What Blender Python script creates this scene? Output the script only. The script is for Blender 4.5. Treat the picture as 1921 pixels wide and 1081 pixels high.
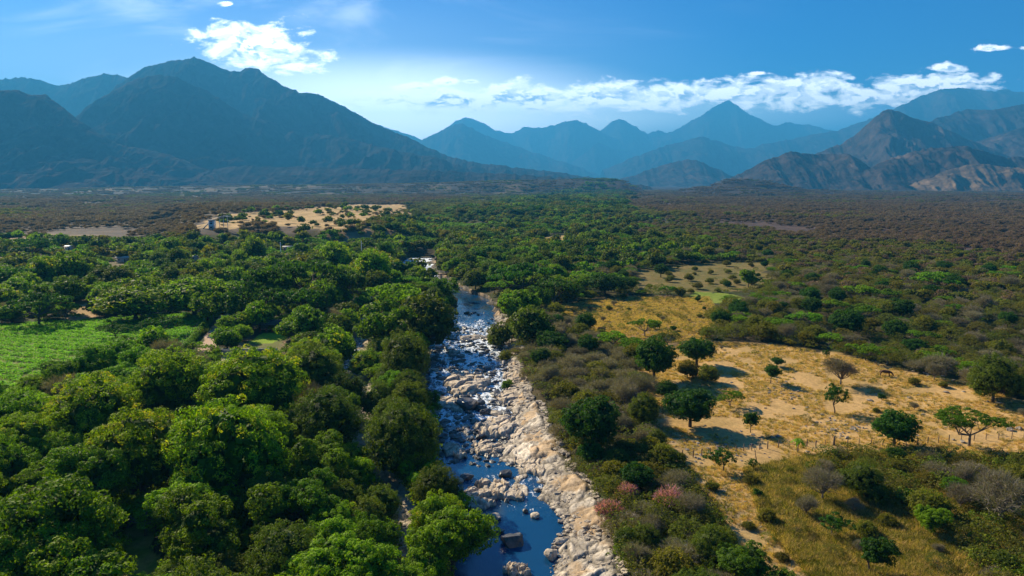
import bpy, math, random
import numpy as np
rad = math.radians
for o in list(bpy.data.objects): bpy.data.objects.remove(o)
SC = bpy.context.scene; COL = SC.collection
random.seed(7); RNG = np.random.default_rng(7)

# ------------------------------------------------------------------ camera
F = 1300.0; W, Hh = 1921.0, 1081.0; PITCH = rad(8.75); CAMZ = 45.0
cam = bpy.data.cameras.new('camera'); cam_o = bpy.data.objects.new('camera', cam); COL.objects.link(cam_o)
cam.sensor_width = 36; cam.lens = 36*F/W; cam.clip_end = 90000; cam.clip_start = 1
cam_o.location = (0, 0, CAMZ); cam_o.rotation_euler = (rad(90)-PITCH, 0, 0); SC.camera = cam_o
SC.render.resolution_x = 1024; SC.render.resolution_y = 576

# ------------------------------------------------------------------ world, sun, exposure
SUN_AZ, SUN_EL = rad(-44), rad(31)          # azimuth from +Y, negative = left
SC.view_settings.view_transform = 'Standard'; SC.view_settings.look = 'None'
SC.view_settings.exposure = 1.14; SC.view_settings.gamma = 1
def pix_dir(px, py):
    a = (px-W/2)/F; b = (Hh/2-py)/F
    c, s = math.cos(PITCH), math.sin(PITCH)
    return a, c + b*s, -s + b*c
class NB:                                   # small node-building helper
    def __init__(s, tree): s.t = tree; s.n = tree.nodes; s.l = tree.links
    def put(s, sock, v):
        if v is None: return
        if hasattr(v, 'is_linked') or isinstance(v, bpy.types.NodeSocket): s.l.new(v, sock)
        else:
            try: sock.default_value = v
            except Exception: sock.default_value = tuple(v)+(1,)
    def math(s, op, a, b=None, c=None, clamp=False):
        m = s.n.new('ShaderNodeMath'); m.operation = op; m.use_clamp = clamp
        s.put(m.inputs[0], a); s.put(m.inputs[1], b)
        if c is not None: s.put(m.inputs[2], c)
        return m.outputs[0]
    def vmath(s, op, a, b=None):
        m = s.n.new('ShaderNodeVectorMath'); m.operation = op
        s.put(m.inputs[0], a); s.put(m.inputs[1], b)
        return m.outputs[1] if op == 'LENGTH' else m.outputs[0]
    def noise(s, vec, scale, detail=4, rough=.55, dist=0):
        m = s.n.new('ShaderNodeTexNoise'); s.put(m.inputs['Vector'], vec)
        m.inputs['Scale'].default_value = scale; m.inputs['Detail'].default_value = detail
        m.inputs['Roughness'].default_value = rough; m.inputs['Distortion'].default_value = dist
        return m.outputs[0]
    def voro(s, vec, scale, feature='F1', out=0):
        m = s.n.new('ShaderNodeTexVoronoi'); m.feature = feature; s.put(m.inputs['Vector'], vec)
        m.inputs['Scale'].default_value = scale
        return m.outputs[out]
    def mix(s, f, a, b, blend='MIX'):
        m = s.n.new('ShaderNodeMix'); m.data_type = 'RGBA'; m.blend_type = blend; m.clamp_factor = True
        s.put(m.inputs[0], f); s.put(m.inputs[6], a); s.put(m.inputs[7], b)
        return m.outputs[2]
    def step(s, x, a, b, lo=0, hi=1):
        m = s.n.new('ShaderNodeMapRange'); m.interpolation_type = 'SMOOTHSTEP'
        s.put(m.inputs[0], x); m.inputs[1].default_value = a; m.inputs[2].default_value = b
        m.inputs[3].default_value = lo; m.inputs[4].default_value = hi
        return m.outputs[0]
world = bpy.data.worlds.new('World'); SC.world = world; world.use_nodes = True
wn = NB(world.node_tree); wn.n.clear()
sky = wn.n.new('ShaderNodeTexSky'); sky.sky_type = 'NISHITA'; sky.sun_disc = False
sky.sun_elevation = SUN_EL; sky.sun_rotation = SUN_AZ; sky.altitude = 600
sky.air_density = 1.0; sky.dust_density = .6; sky.ozone_density = 3.0
hs = wn.n.new('ShaderNodeHueSaturation'); hs.inputs['Saturation'].default_value = 1.75
hs.inputs['Hue'].default_value = .493; hs.inputs['Value'].default_value = 1
wn.l.new(sky.outputs[0], hs.inputs['Color'])
skyc = wn.mix(1.0, hs.outputs[0], (.22, .64, 1.22, 1), 'MULTIPLY')
tc = wn.n.new('ShaderNodeTexCoord'); sep = wn.n.new('ShaderNodeSeparateXYZ'); wn.l.new(tc.outputs['Generated'], sep.inputs[0])
yy = wn.math('MAXIMUM', sep.outputs[1], .05)
cu = wn.math('DIVIDE', sep.outputs[0], yy); cv = wn.math('DIVIDE', sep.outputs[2], yy)
cb = wn.n.new('ShaderNodeCombineXYZ'); wn.l.new(cu, cb.inputs[0]); wn.l.new(cv, cb.inputs[1]); UV = cb.outputs[0]
UVs = wn.vmath('MULTIPLY', UV, (1, 2.3, 1))
n_big = wn.noise(UVs, 24, 10, .62, .35)
# clouds: centre px, centre py, radius x, radius y, weight
CLOUDS = [(470, 82, 84, 36, 1.0), (505, 104, 90, 24, .95), (548, 126, 58, 13, .9), (470, 118, 40, 12, .85), (425, 100, 40, 16, .7),
          (425, 7, 14, 5, .8), (833, 153, 26, 9, .9), (886, 154, 22, 6, .75), (765, 164, 60, 12, .8), (720, 190, 90, 22, .55),
          (860, 188, 170, 24, .95), (1000, 186, 180, 26, 1.0), (1150, 182, 170, 24, .95), (1300, 178, 160, 24, .95), (1420, 176, 120, 26, .95),
          (1540, 160, 75, 22, .9), (1500, 186, 110, 20, .85), (1640, 184, 120, 26, .9), (1720, 166, 100, 24, 1.0), (1790, 155, 90, 18, .95),
          (1770, 146, 50, 12, .85), (1785, 128, 42, 8, .95), (1862, 91, 32, 6, .95), (1925, 90, 12, 4, .8), (1590, 146, 28, 9, .7), (1420, 138, 40, 5, .55)]
acc = None
for (x, y, rx, ry, w) in CLOUDS:
    d = pix_dir(x, y); u0, v0 = d[0]/d[1], d[2]/d[1]
    q = wn.vmath('SUBTRACT', UV, (u0, v0, 0)); q = wn.vmath('MULTIPLY', q, (F/rx, F/ry, 0))
    e = wn.math('SUBTRACT', w, wn.math('MULTIPLY', wn.vmath('LENGTH', q), .75))
    acc = e if acc is None else wn.math('MAXIMUM', acc, e)
ncl = wn.math('MULTIPLY', wn.math('SUBTRACT', n_big, .5), 2.9)
fld = wn.math('ADD', acc, ncl)
dens = wn.step(fld, .04, .62)
front = wn.math('GREATER_THAN', sep.outputs[1], .1)
dens = wn.math('MULTIPLY', dens, front)
# light on the clouds: difference of the cloud field towards the sun
n_off = wn.noise(wn.vmath('ADD', UVs, (-.006, .018, 0)), 24, 10, .62, .35)
lit = wn.step(wn.math('SUBTRACT', n_big, n_off), -.06, .04)
thick = wn.step(fld, .25, .95)
lit2 = wn.math('SUBTRACT', 1.0, wn.math('MULTIPLY', thick, wn.math('SUBTRACT', 1.0, lit)))
CK = 42.
ccol = wn.mix(lit2, (CK*.26, CK*.33, CK*.44, 1), (CK*1.0, CK*1.0, CK*.98, 1))
# thin veil of high cirrus and low mist under the cloud deck
veil = wn.step(wn.noise(wn.vmath('MULTIPLY', UV, (1.0, 4.2, 1)), 3.2, 6, .55, .8), .48, .78)
glare = wn.step(cu, .42, -.42)
veil = wn.math('MULTIPLY', wn.math('ADD', wn.math('MULTIPLY', veil, .34), wn.math('MULTIPLY', wn.step(cv, .34, .02), .42)), wn.math('MULTIPLY', glare, front))
skyc = wn.mix(veil, skyc, (27., 28., 30., 1))
d = pix_dir(1130, 208); q = wn.vmath('MULTIPLY', wn.vmath('SUBTRACT', UV, (d[0]/d[1], d[2]/d[1], 0)), (F/620, F/50, 0))
deck = wn.math('MULTIPLY', wn.step(wn.vmath('LENGTH', q), 1.15, .2), .62)
skyc = wn.mix(wn.math('MULTIPLY', deck, front), skyc, (22., 27., 29., 1))
d = pix_dir(700, 215); q = wn.vmath('MULTIPLY', wn.vmath('SUBTRACT', UV, (d[0]/d[1], d[2]/d[1], 0)), (F/640, F/130, 0))
skyc = wn.mix(wn.math('MULTIPLY', wn.step(wn.vmath('LENGTH', q), 1.0, 0.0, 0, .85), front), skyc, (56., 57., 56., 1))
skyc = wn.mix(wn.math('MULTIPLY', dens, .95), skyc, ccol)
bg = wn.n.new('ShaderNodeBackground'); bg.inputs[1].default_value = .042; wn.l.new(skyc, bg.inputs[0])
wo = wn.n.new('ShaderNodeOutputWorld'); wn.l.new(bg.outputs[0], wo.inputs[0])
sun = bpy.data.lights.new('sun', 'SUN'); sun.energy = 5.0; sun.angle = rad(.5); sun.color = (1.0, .87, .62)
sun_o = bpy.data.objects.new('sun', sun); COL.objects.link(sun_o)
sun_o.rotation_euler = (rad(90)-SUN_EL, 0, math.pi - SUN_AZ)
sun_o.location = (-200, 200, 300)

# ------------------------------------------------------------------ numpy noise
def h2(i, j, s):
    n = (i.astype(np.int64)*374761393 + j.astype(np.int64)*668265263 + s*974634777) & 0x7fffffff
    n = ((n ^ (n >> 13))*1274126177) & 0x7fffffff
    n = (n ^ (n >> 16)) & 0xffffff
    return n/float(0xffffff)
def vnoise(x, y, s=0):
    i, j = np.floor(x), np.floor(y); fx, fy = x-i, y-j
    fx = fx*fx*fx*(fx*(fx*6-15)+10); fy = fy*fy*fy*(fy*(fy*6-15)+10)
    a, b, c, d = h2(i, j, s), h2(i+1, j, s), h2(i, j+1, s), h2(i+1, j+1, s)
    return (a*(1-fx)+b*fx)*(1-fy) + (c*(1-fx)+d*fx)*fy
def fbm(x, y, o=4, s=0, g=.5):
    r = 0; a = 1; t = 0
    for k in range(o):
        r = r + a*vnoise(x*2**k+k*13.7, y*2**k-k*7.3, s+k); t += a; a *= g
    return r/t
def ridged(x, y, o=5, s=0, g=.52):
    r = 0; a = 1; t = 0
    for k in range(o):
        r = r + a*(1-np.abs(2*vnoise(x*2**k+k*5.1, y*2**k+k*9.2, s+k)-1)); t += a; a *= g
    return r/t
def sm(x, a, b):
    t = np.clip((x-a)/(b-a), 0, 1); return t*t*(3-2*t)
def slabs(x, y, L, s, tilt=.5, stretch=1.9, ang=.9):
    """plates of tilted bedrock: cells with their own height and dip"""
    ca, sa = math.cos(ang), math.sin(ang)
    x = x + (fbm(x/L*.9, y/L*.9, 3, s+90)-.5)*L*.8; y = y + (fbm(x/L*.9+9, y/L*.9, 3, s+91)-.5)*L*.8
    u = (x*ca+y*sa)/(L*stretch); v = (-x*sa+y*ca)/L
    iu, iv = np.floor(u), np.floor(v)
    best = np.full(u.shape, 9.); sec = np.full(u.shape, 9.); hv = np.zeros(u.shape)
    for di in (-1, 0, 1):
        for dj in (-1, 0, 1):
            ci, cj = iu+di, iv+dj
            px, py = ci+h2(ci, cj, s), cj+h2(ci, cj, s+1)
            dd = np.hypot(u-px, v-py); r = h2(ci, cj, s+2)
            hh = r + tilt*((u-px)*(h2(ci, cj, s+3)-.2)+(v-py)*(h2(ci, cj, s+4)-.5))
            nb = dd < best
            sec = np.where(nb, best, np.minimum(sec, dd)); hv = np.where(nb, hh, hv); best = np.where(nb, dd, best)
    edge = np.clip((sec-best)/.16, 0, 1)
    return hv*(.45+.55*edge), edge

# ------------------------------------------------------------------ terrain
WL = -2.6                                   # water level
def row_y(py, z): d = pix_dir(960, py); t = (z-CAMZ)/d[2]; return d[1]*t
def row_x(px, py, z): d = pix_dir(px, py); t = (z-CAMZ)/d[2]; return d[0]*t
RIV = [(440, 900, 940, 950), (462, 845, 890, 895), (478, 785, 830, 831), (490, 752, 812, 814), (512, 748, 812, 822), (535, 800, 850, 854), (548, 845, 880, 884), (560, 862, 912, 914),
       (575, 862, 925, 927), (600, 832, 934, 938), (625, 815, 942, 946), (650, 803, 952, 955), (700, 795, 965, 968), (750, 800, 968, 985), (800, 812, 945, 1012),
       (850, 828, 962, 1040), (900, 838, 1022, 1062), (950, 862, 1042, 1100), (1000, 880, 1050, 1128), (1081, 868, 1038, 1150), (1180, 850, 1030, 1190), (1400, 820, 1010, 1200)]
RY = np.array([row_y(r[0], WL) for r in RIV])
RXL = np.array([row_x(r[1], r[0], WL) for r in RIV]); RXR = np.array([row_x(r[2], r[0], WL) for r in RIV]); RXB = np.array([row_x(r[3], r[0], WL) for r in RIV])
def river(y):
    o = np.argsort(RY)
    w = (fbm(y/9, y*0+3.3, 4, 41)-.5)*5.5; w2 = (fbm(y/6, y*0+8.3, 3, 43)-.5)*3.0
    r_ = np.interp(y, RY[o], RXR[o])+w
    return np.interp(y, RY[o], RXL[o])+w*.5, r_, np.maximum(np.interp(y, RY[o], RXB[o])+w2, r_+.8)
SIDE = [(560, 705, 715), (600, 672, 688), (640, 656, 684), (680, 640, 692), (720, 648, 692), (760, 662, 690), (820, 664, 688), (880, 676, 708), (940, 712, 756), (1000, 735, 785), (1060, 740, 775), (1140, 760, 800)]
SY = np.array([row_y(r[0], WL) for r in SIDE]); SXL = np.array([row_x(r[1], r[0], WL) for r in SIDE]); SXR = np.array([row_x(r[2], r[0], WL) for r in SIDE])
def side(y):
    o = np.argsort(SY); w = (fbm(y/8, y*0+1.3, 3, 47)-.5)*2.5
    return np.interp(y, SY[o], SXL[o])+w, np.interp(y, SY[o], SXR[o])+w
def base_h(x, y):
    x = np.asarray(x, float); y = np.asarray(y, float)
    r = np.hypot(x, y); u = x/np.maximum(y, 1)
    h = (fbm(x/70, y/70, 3, 5)-.5)*(1.6+2.4*sm(r, 250, 700)) + (fbm(x/400, y/400, 3, 6)-.5)*8*sm(r, 400, 1500)
    # pasture hill right of the river
    ax, ay, bx, by = 72., 190., 108., 136.
    tx, ty = bx-ax, by-ay; ln = math.hypot(tx, ty); tx /= ln; ty /= ln
    s = (x-ax)*(-ty) + (y-ay)*tx            # >0 beyond the crest
    s = s + (fbm(x/25, y/25, 2, 17)-.5)*9
    wgt = (1-sm(y, 196, 235))*sm(x, 22, 45)
    h = h + wgt*(np.clip(1+s/60, 0, 1)*3.6*(s < 0) + (3.6-7.5*sm(s, 0, 17))*(s >= 0))
    # cleared terrace on the left
    pl = sm(u, -.52, -.44)*(1-sm(u, -.20, -.10))*sm(y+(fbm(x/60, y/60, 2, 8)-.5)*80, 455, 530)*(1-sm(y, 900, 1300))
    h = h+pl*11
    # far terrace and low flat-topped hill
    prof = np.interp(u, [-1.2, -.75, -.3, -.1, .02, .1, .155, .185], [8, 11, 25, 36, 44, 50, 44, 0])
    n = (fbm(x/260, y/260, 4, 9)-.5)
    h = h+prof*sm(y+n*300, 2300, 2800)
    dome = np.interp(u, [.235, .262, .275, .292, .31, .33, .345, .36, .375, .42, .5], [0, 20, 25, 27, 43, 46, 45, 40, 28, 9, 0])
    dome = dome*(.75+.5*ridged(x/90, y/200, 4, 77))
    h = h+dome*sm(y+n*500, 2050, 2600)*(1-sm(y, 2700, 3300))
    return h
def chan(x, y):
    """height of banks and beds; returns height, wet-rock zone, bank zone, side zone"""
    h0 = base_h(x, y)
    xl, xr, xb = river(y); on = (y < 470)
    bed = WL-.75
    dl = xl-x; dr = x-xr; db = x-xb
    inside = (dl < 0) & (dr < 0)
    wbank = np.maximum(xb-xr, .8)
    hl = WL-.75+(h0-WL+.75)*sm(dl, -1.5, 6)
    tb = np.clip(dr/wbank, 0, 1)
    hr = np.where(db < 0, WL-.3+tb*1.3, WL+1.0+(h0-WL-1.0)*sm(db, 0, 7))
    h = np.where(inside, bed, np.where(dl >= 0, hl, hr))
    h = np.where(dl < 0, np.where(dr < 0, bed+.45*sm(dr, -3, 0), hr), hl)
    h = np.where(on, h, h0)
    sl, sr = side(y); sc = (sl+sr)/2; sw = np.maximum((sr-sl)/2, .6)
    sd = np.abs(x-sc)-sw
    son = (y > 60) & (y < row_y(575, WL))
    sb = WL-.5+1.1*(1-sm(y, 150, 175))
    hs_ = sb+(h0-sb)*sm(sd, -1, 5)
    h = np.where(son, np.minimum(h, hs_), h)
    return h, (xl, xr, xb), (sd, son)
def height(x, y):
    x = np.asarray(x, float); y = np.asarray(y, float)
    return chan(x, y)[0]
def G(px, py, lift=0.):
    d = pix_dir(px, py)
    if d[2] >= -1e-4: return None
    z = 0.
    for k in range(25):
        t = (z+lift-CAMZ)/d[2]; x, y = d[0]*t, d[1]*t
        zn = float(base_h(np.array([x]), np.array([y]))[0])
        if abs(zn-z) < .02: break
        z = z+.75*(zn-z)
    return x, y
def P(x, y, z):
    c, s = math.cos(PITCH), math.sin(PITCH)
    zz = z-CAMZ; f = y*c-zz*s; v = y*s+zz*c
    f = np.maximum(f, 1e-3)
    return W/2+F*x/f, Hh/2-F*v/f
def pip(px, py, poly):
    ins = np.zeros(np.shape(px), bool); n = len(poly)
    for i in range(n):
        x1, y1 = poly[i]; x2, y2 = poly[(i+1) % n]
        if y1 == y2: continue
        c = ((y1 > py) != (y2 > py)) & (px < (x2-x1)*(py-y1)/(y2-y1)+x1)
        ins ^= c
    return ins

# ------------------------------------------------------------------ mesh helpers
def mesh_np(name, V, loops, starts, attrs=None, smooth=False, mat=None, mats=None, midx=None):
    me = bpy.data.meshes.new(name)
    V = np.asarray(V, np.float32); loops = np.asarray(loops, np.int32).ravel(); starts = np.asarray(starts, np.int32)
    me.vertices.add(len(V)); me.vertices.foreach_set('co', V.ravel())
    me.loops.add(len(loops)); me.loops.foreach_set('vertex_index', loops)
    me.polygons.add(len(starts)); me.polygons.foreach_set('loop_start', starts)
    if smooth: me.polygons.foreach_set('use_smooth', np.ones(len(starts), bool))
    for k, a in (attrs or {}).items():
        a = np.asarray(a, np.float32)
        if a.ndim == 1:
            at = me.attributes.new(k, 'FLOAT', 'POINT'); at.data.foreach_set('value', a)
        else:
            at = me.attributes.new(k, 'FLOAT_COLOR', 'POINT'); at.data.foreach_set('color', np.hstack([a, np.ones((len(a), 1), np.float32)]).ravel())
    for m in (mats or ([mat] if mat else [])): me.materials.append(m)
    if midx is not None: me.polygons.foreach_set('material_index', np.asarray(midx, np.int32))
    me.update(calc_edges=True)
    return me
def grid_mesh(name, X, Y, Z, attrs=None, smooth=True, mat=None, wrap=False):
    r, c = X.shape
    V = np.stack([X, Y, Z], -1).reshape(-1, 3)
    i = np.arange(r*c).reshape(r, c)
    if wrap: i = np.hstack([i, i[:, :1]])
    q = np.stack([i[:-1, :-1], i[:-1, 1:], i[1:, 1:], i[1:, :-1]], -1).reshape(-1, 4)
    return mesh_np(name, V, q, np.arange(len(q))*4, attrs, smooth, mat)
class MB:
    """collects shapes with per-vertex tint; builds one mesh"""
    def __init__(s): s.V = []; s.L = []; s.S = []; s.T = []; s.nv = 0; s.nl = 0
    def add(s, V, faces, tint=.5):
        V = np.asarray(V, float)
        faces = np.asarray(faces, np.int64)
        s.V.append(V); s.L.append((faces+s.nv).ravel()); k = faces.shape[1]
        s.S.append(np.arange(len(faces))*k+s.nl)
        t = np.full(len(V), tint) if np.isscalar(tint) else np.asarray(tint, float)
        s.T.append(t); s.nv += len(V); s.nl += faces.size
        return s
    def quads(s, C, N, size, asp=1., tint=.5, rng=RNG, along=None):
        """diamond leaves centred at C, facing N"""
        n = len(C); N = N/np.maximum(np.linalg.norm(N, axis=1, keepdims=True), 1e-6)
        r = rng.normal(size=(n, 3)) if along is None else along
        A = np.cross(N, r); A /= np.maximum(np.linalg.norm(A, axis=1, keepdims=True), 1e-6)
        B = np.cross(N, A); sz = np.broadcast_to(np.asarray(size, float), (n,))[:, None]
        A = A*sz; B = B*sz*asp
        V = np.stack([C-A, C-B*.9+A*.1, C+A, C+B], 1).reshape(-1, 3)
        f = np.arange(n*4).reshape(n, 4)
        t = np.repeat(np.broadcast_to(np.asarray(tint, float), (n,)), 4)
        return s.add(V, f, t)
    def tube(s, pts, rads, k=6, tint=.5, cap=True):
        pts = np.asarray(pts, float); n = len(pts); rings = []
        for i in range(n):
            d = pts[min(i+1, n-1)]-pts[max(i-1, 0)]; d = d/max(np.linalg.norm(d), 1e-9)
            a = np.cross(d, (0, 0, 1) if abs(d[2]) < .9 else (1, 0, 0)); a /= np.linalg.norm(a); b = np.cross(d, a)
            th = np.arange(k)*2*math.pi/k
            rings.append(pts[i]+rads[i]*(np.cos(th)[:, None]*a+np.sin(th)[:, None]*b))
        V = np.concatenate(rings); f = []
        for i in range(n-1):
            for j in range(k):
                f.append((i*k+j, i*k+(j+1) % k, (i+1)*k+(j+1) % k, (i+1)*k+j))
        s.add(V, f, tint)
        if cap: s.S.append(np.array([s.nl])); s.L.append(np.arange(k)+s.nv-k); s.nl += k
        return s
    def box(s, c, d, rz=0, tint=.5, taper=1., rx=0, ry=0):
        x, y, z = [v/2 for v in d]
        V = np.array([(-x, -y, -z), (x, -y, -z), (x, y, -z), (-x, y, -z), (-x*taper, -y*taper, z), (x*taper, -y*taper, z), (x*taper, y*taper, z), (-x*taper, y*taper, z)])
        from mathutils import Euler
        R = np.array(Euler((rx, ry, rz)).to_matrix()); V = V@R.T+np.array(c)
        return s.add(V, [(0, 3, 2, 1), (4, 5, 6, 7), (0, 1, 5, 4), (1, 2, 6, 5), (2, 3, 7, 6), (3, 0, 4, 7)], tint)
    def prism(s, prof, x0, x1, tint=.5):
        """profile in (y, z), extruded along x"""
        n = len(prof); V = [(x0, a, b) for a, b in prof]+[(x1, a, b) for a, b in prof]
        s.add(V, [(i, (i+1) % n, n+(i+1) % n, n+i) for i in range(n)], tint)
        b0 = s.nv-2*n
        s.S.append(np.array([s.nl])); s.L.append(np.arange(n)[::-1]+b0); s.nl += n
        s.S.append(np.array([s.nl])); s.L.append(np.arange(n)+n+b0); s.nl += n
        return s
    def mesh(s, name, mat, smooth=False):
        return mesh_np(name, np.concatenate(s.V), np.concatenate(s.L), np.concatenate(s.S), {'tint': np.concatenate(s.T)}, smooth, mat)
    def build(s, name, mat, parent=None, smooth=False, loc=None):
        o = bpy.data.objects.new(name, s.mesh(name, mat, smooth)); COL.objects.link(o)
        if parent is not None: o.parent = parent
        if loc is not None: o.location = loc
        return o
def tag(o, label=None, cat=None, group=None, kind=None):
    if label: o['label'] = label
    if cat: o['category'] = cat
    if group: o['group'] = group
    if kind: o['kind'] = kind
    return o
def empty(name, loc, rz=0, sc=1.):
    o = bpy.data.objects.new(name, None); COL.objects.link(o); o.location = loc; o.rotation_euler = (0, 0, rz)
    o.scale = (sc, sc, sc); o.empty_display_size = .5
    return o

# ------------------------------------------------------------------ materials
def new_mat(name):
    m = bpy.data.materials.new(name); m.use_nodes = True; nb = NB(m.node_tree); nb.n.clear()
    out = nb.n.new('ShaderNodeOutputMaterial'); return m, nb, out
def c4(c): return tuple(c)+(1,)
def leaf_mat(name, dark, light, tip=None, trans=.35, rough=.65, hue=.03, val=.35, spec=.12):
    m, nb, out = new_mat(name)
    at = nb.n.new('ShaderNodeAttribute'); at.attribute_name = 'tint'
    oi = nb.n.new('ShaderNodeObjectInfo')
    col = nb.mix(at.outputs['Fac'], c4(dark), c4(light))
    if tip: col = nb.mix(nb.step(at.outputs['Fac'], .86, 1.0), col, c4(tip))
    h = nb.n.new('ShaderNodeHueSaturation')
    nb.put(h.inputs['Hue'], nb.math('ADD', .5-hue/2, nb.math('MULTIPLY', oi.outputs['Random'], hue)))
    nb.put(h.inputs['Value'], nb.math('ADD', 1-val/2, nb.math('MULTIPLY', nb.math('FRACT', nb.math('MULTIPLY', oi.outputs['Random'], 7.31)), val)))
    nb.put(h.inputs['Color'], col)
    p = nb.n.new('ShaderNodeBsdfPrincipled'); nb.put(p.inputs['Base Color'], h.outputs[0])
    p.inputs['Roughness'].default_value = rough; p.inputs['Specular IOR Level'].default_value = spec
    t = nb.n.new('ShaderNodeBsdfTranslucent'); nb.put(t.inputs[0], nb.mix(1.0, h.outputs[0], (1.8, 2.0, .4, 1), 'MULTIPLY'))
    mx = nb.n.new('ShaderNodeMixShader'); mx.inputs[0].default_value = trans
    nb.l.new(p.outputs[0], mx.inputs[1]); nb.l.new(t.outputs[0], mx.inputs[2]); nb.l.new(mx.outputs[0], out.inputs[0])
    return m
def plain_mat(name, col, rough=.8, var=.35, scale=3., metallic=0, spec=.3, col2=None, bump=0., glossy=None, obj=True):
    m, nb, out = new_mat(name)
    tcx = nb.n.new('ShaderNodeTexCoord'); g = nb.n.new('ShaderNodeNewGeometry')
    vec = tcx.outputs['Object'] if obj else g.outputs['Position']
    n = nb.noise(vec, scale, 6, .65)
    c = nb.mix(nb.step(n, .3, .72), c4([v*(1-var) for v in col]), c4(col2 or [min(1, v*(1+var*.6)) for v in col]))
    p = nb.n.new('ShaderNodeBsdfPrincipled'); nb.put(p.inputs['Base Color'], c)
    p.inputs['Roughness'].default_value = rough; p.inputs['Metallic'].default_value = metallic; p.inputs['Specular IOR Level'].default_value = spec
    if bump:
        b = nb.n.new('ShaderNodeBump'); b.inputs['Strength'].default_value = bump; b.inputs['Distance'].default_value = .3
        nb.l.new(n, b.inputs['Height']); nb.l.new(b.outputs[0], p.inputs['Normal'])
    nb.l.new(p.outputs[0], out.inputs[0]); return m
M = {}
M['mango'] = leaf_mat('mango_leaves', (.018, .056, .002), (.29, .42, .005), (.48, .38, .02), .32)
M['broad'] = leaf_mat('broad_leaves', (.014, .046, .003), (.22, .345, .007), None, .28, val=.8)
M['river'] = leaf_mat('willow_leaves', (.024, .042, .005), (.165, .205, .012), None, .26, val=.5)
M['umbrella'] = leaf_mat('feathery_leaves', (.024, .062, .004), (.165, .285, .008), None, .34, val=.6)
M['dark'] = leaf_mat('dark_leaves', (.016, .050, .006), (.055, .130, .008), None, .32)
M['olive'] = leaf_mat('olive_leaves', (.075, .075, .010), (.190, .175, .018), (.3, .22, .02), .38, hue=.05)
M['scrub'] = leaf_mat('scrub_leaves', (.080, .082, .018), (.165, .160, .026), None, .35, hue=.07, val=.5)
M['twig'] = leaf_mat('dry_twigs', (.120, .098, .076), (.290, .240, .190), None, .2, hue=.03, val=.5)
M['drytwig'] = leaf_mat('leafless_scrub', (.110, .070, .056), (.200, .130, .098), None, .3, hue=.03, val=.35)
M['pink'] = leaf_mat('pink_blossom', (.10, .085, .05), (.20, .13, .11), (.55, .20, .42), .35)
M['grass'] = leaf_mat('dry_grass_blades', (.42, .27, .10), (.66, .45, .19), None, .3, hue=.02, val=.3)
M['crop'] = leaf_mat('crop_leaves', (.11, .25, .010), (.22, .42, .018), None, .45, hue=.02, val=.3)
M['hedge'] = leaf_mat('hedge_leaves', (.08, .18, .010), (.19, .34, .015), None, .4)
M['bark'] = plain_mat('bark', (.10, .075, .05), .9, .4, 4, bump=.5)
M['greybark'] = plain_mat('grey_bark', (.17, .14, .11), .9, .4, 4, bump=.5)

# ------------------------------------------------------------------ zones of the ground (outlines given as seen from the drone, turned into places on the ground)
PASTURE = [(1195, 700), (1215, 655), (1290, 640), (1450, 646), (1560, 662), (1680, 690), (1800, 718), (1921, 752), (2300, 850), (2400, 900), (2100, 905), (1921, 872), (1700, 845), (1560, 858), (1490, 900), (1440, 960),
           (1480, 1010), (1640, 1030), (1800, 1200), (1700, 1500), (1300, 1500), (1380, 1081), (1350, 960), (1290, 890), (1240, 830), (1210, 770)]
TRACK = [(1240, 760), (1290, 850), (1370, 940), (1470, 1010), (1560, 1100), (1600, 1300), (1500, 1300), (1450, 1081), (1380, 985), (1300, 900), (1240, 850), (1215, 780)]
STRAW = [(1390, 905), (1520, 892), (1640, 942), (1780, 1010), (1860, 1100), (1850, 1400), (1440, 1400), (1475, 1081)]
OLIVEGRASS = [(1400, 880), (1560, 850), (1921, 860), (2300, 900), (2300, 1300), (1700, 1300), (1500, 1060), (1430, 980)]
CLEAR = [(1040, 572), (1180, 556), (1330, 556), (1350, 590), (1320, 640), (1180, 655), (1110, 620), (1050, 600)]
CLEAR2 = [(1180, 512), (1320, 490), (1440, 492), (1450, 535), (1330, 552), (1200, 550)]
MILPA = [(1290, 545), (1400, 556), (1390, 572), (1300, 566)]
FIELD = [(-400, 622), (-100, 618), (60, 606), (180, 600), (290, 592), (400, 585), (372, 625), (330, 660), (240, 668), (150, 720), (60, 745), (-400, 780)]
ROAD = [(372, 655), (395, 618), (410, 592), (422, 570), (428, 552), (436, 552), (436, 572), (430, 600), (418, 625), (400, 662)]
LAWN = [(470, 640), (500, 622), (545, 622), (545, 640)]
PLOT = [(440, 662), (455, 640), (540, 640), (540, 662)]
YARD = [(405, 700), (412, 672), (515, 670), (520, 690), (490, 700)]
TERRACE = [(372, 428), (400, 404), (560, 392), (640, 385), (760, 385), (775, 404), (700, 416), (660, 424), (640, 432), (560, 424), (470, 424), (430, 432)]
VILLAGE = [(-200, 560), (-200, 480), (60, 465), (300, 465), (400, 480), (400, 560), (300, 575), (100, 575)]
DIRT1 = [(140, 565), (185, 562), (190, 600), (140, 600)]
DIRT2 = [(210, 525), (310, 520), (312, 545), (215, 548)]
SANDY = [(735, 1010), (725, 960), (770, 950), (800, 990), (790, 1040)]
YARD2 = [(225, 1110), (230, 1000), (275, 985), (310, 1040), (320, 1110)]
YARD3 = [(-60, 960), (-60, 905), (20, 900), (45, 930), (20, 965)]
BROWN_R = [(1040, 400), (1150, 385), (1300, 408), (1450, 440), (1560, 458), (1750, 462), (1921, 488), (3500, 520), (3500, 330), (1200, 330)]
BROWN_L = [(-2500, 470), (0, 445), (200, 455), (380, 440), (560, 440), (740, 410), (760, 385), (1000, 358), (1190, 352), (1190, 330), (-2500, 330)]
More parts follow.
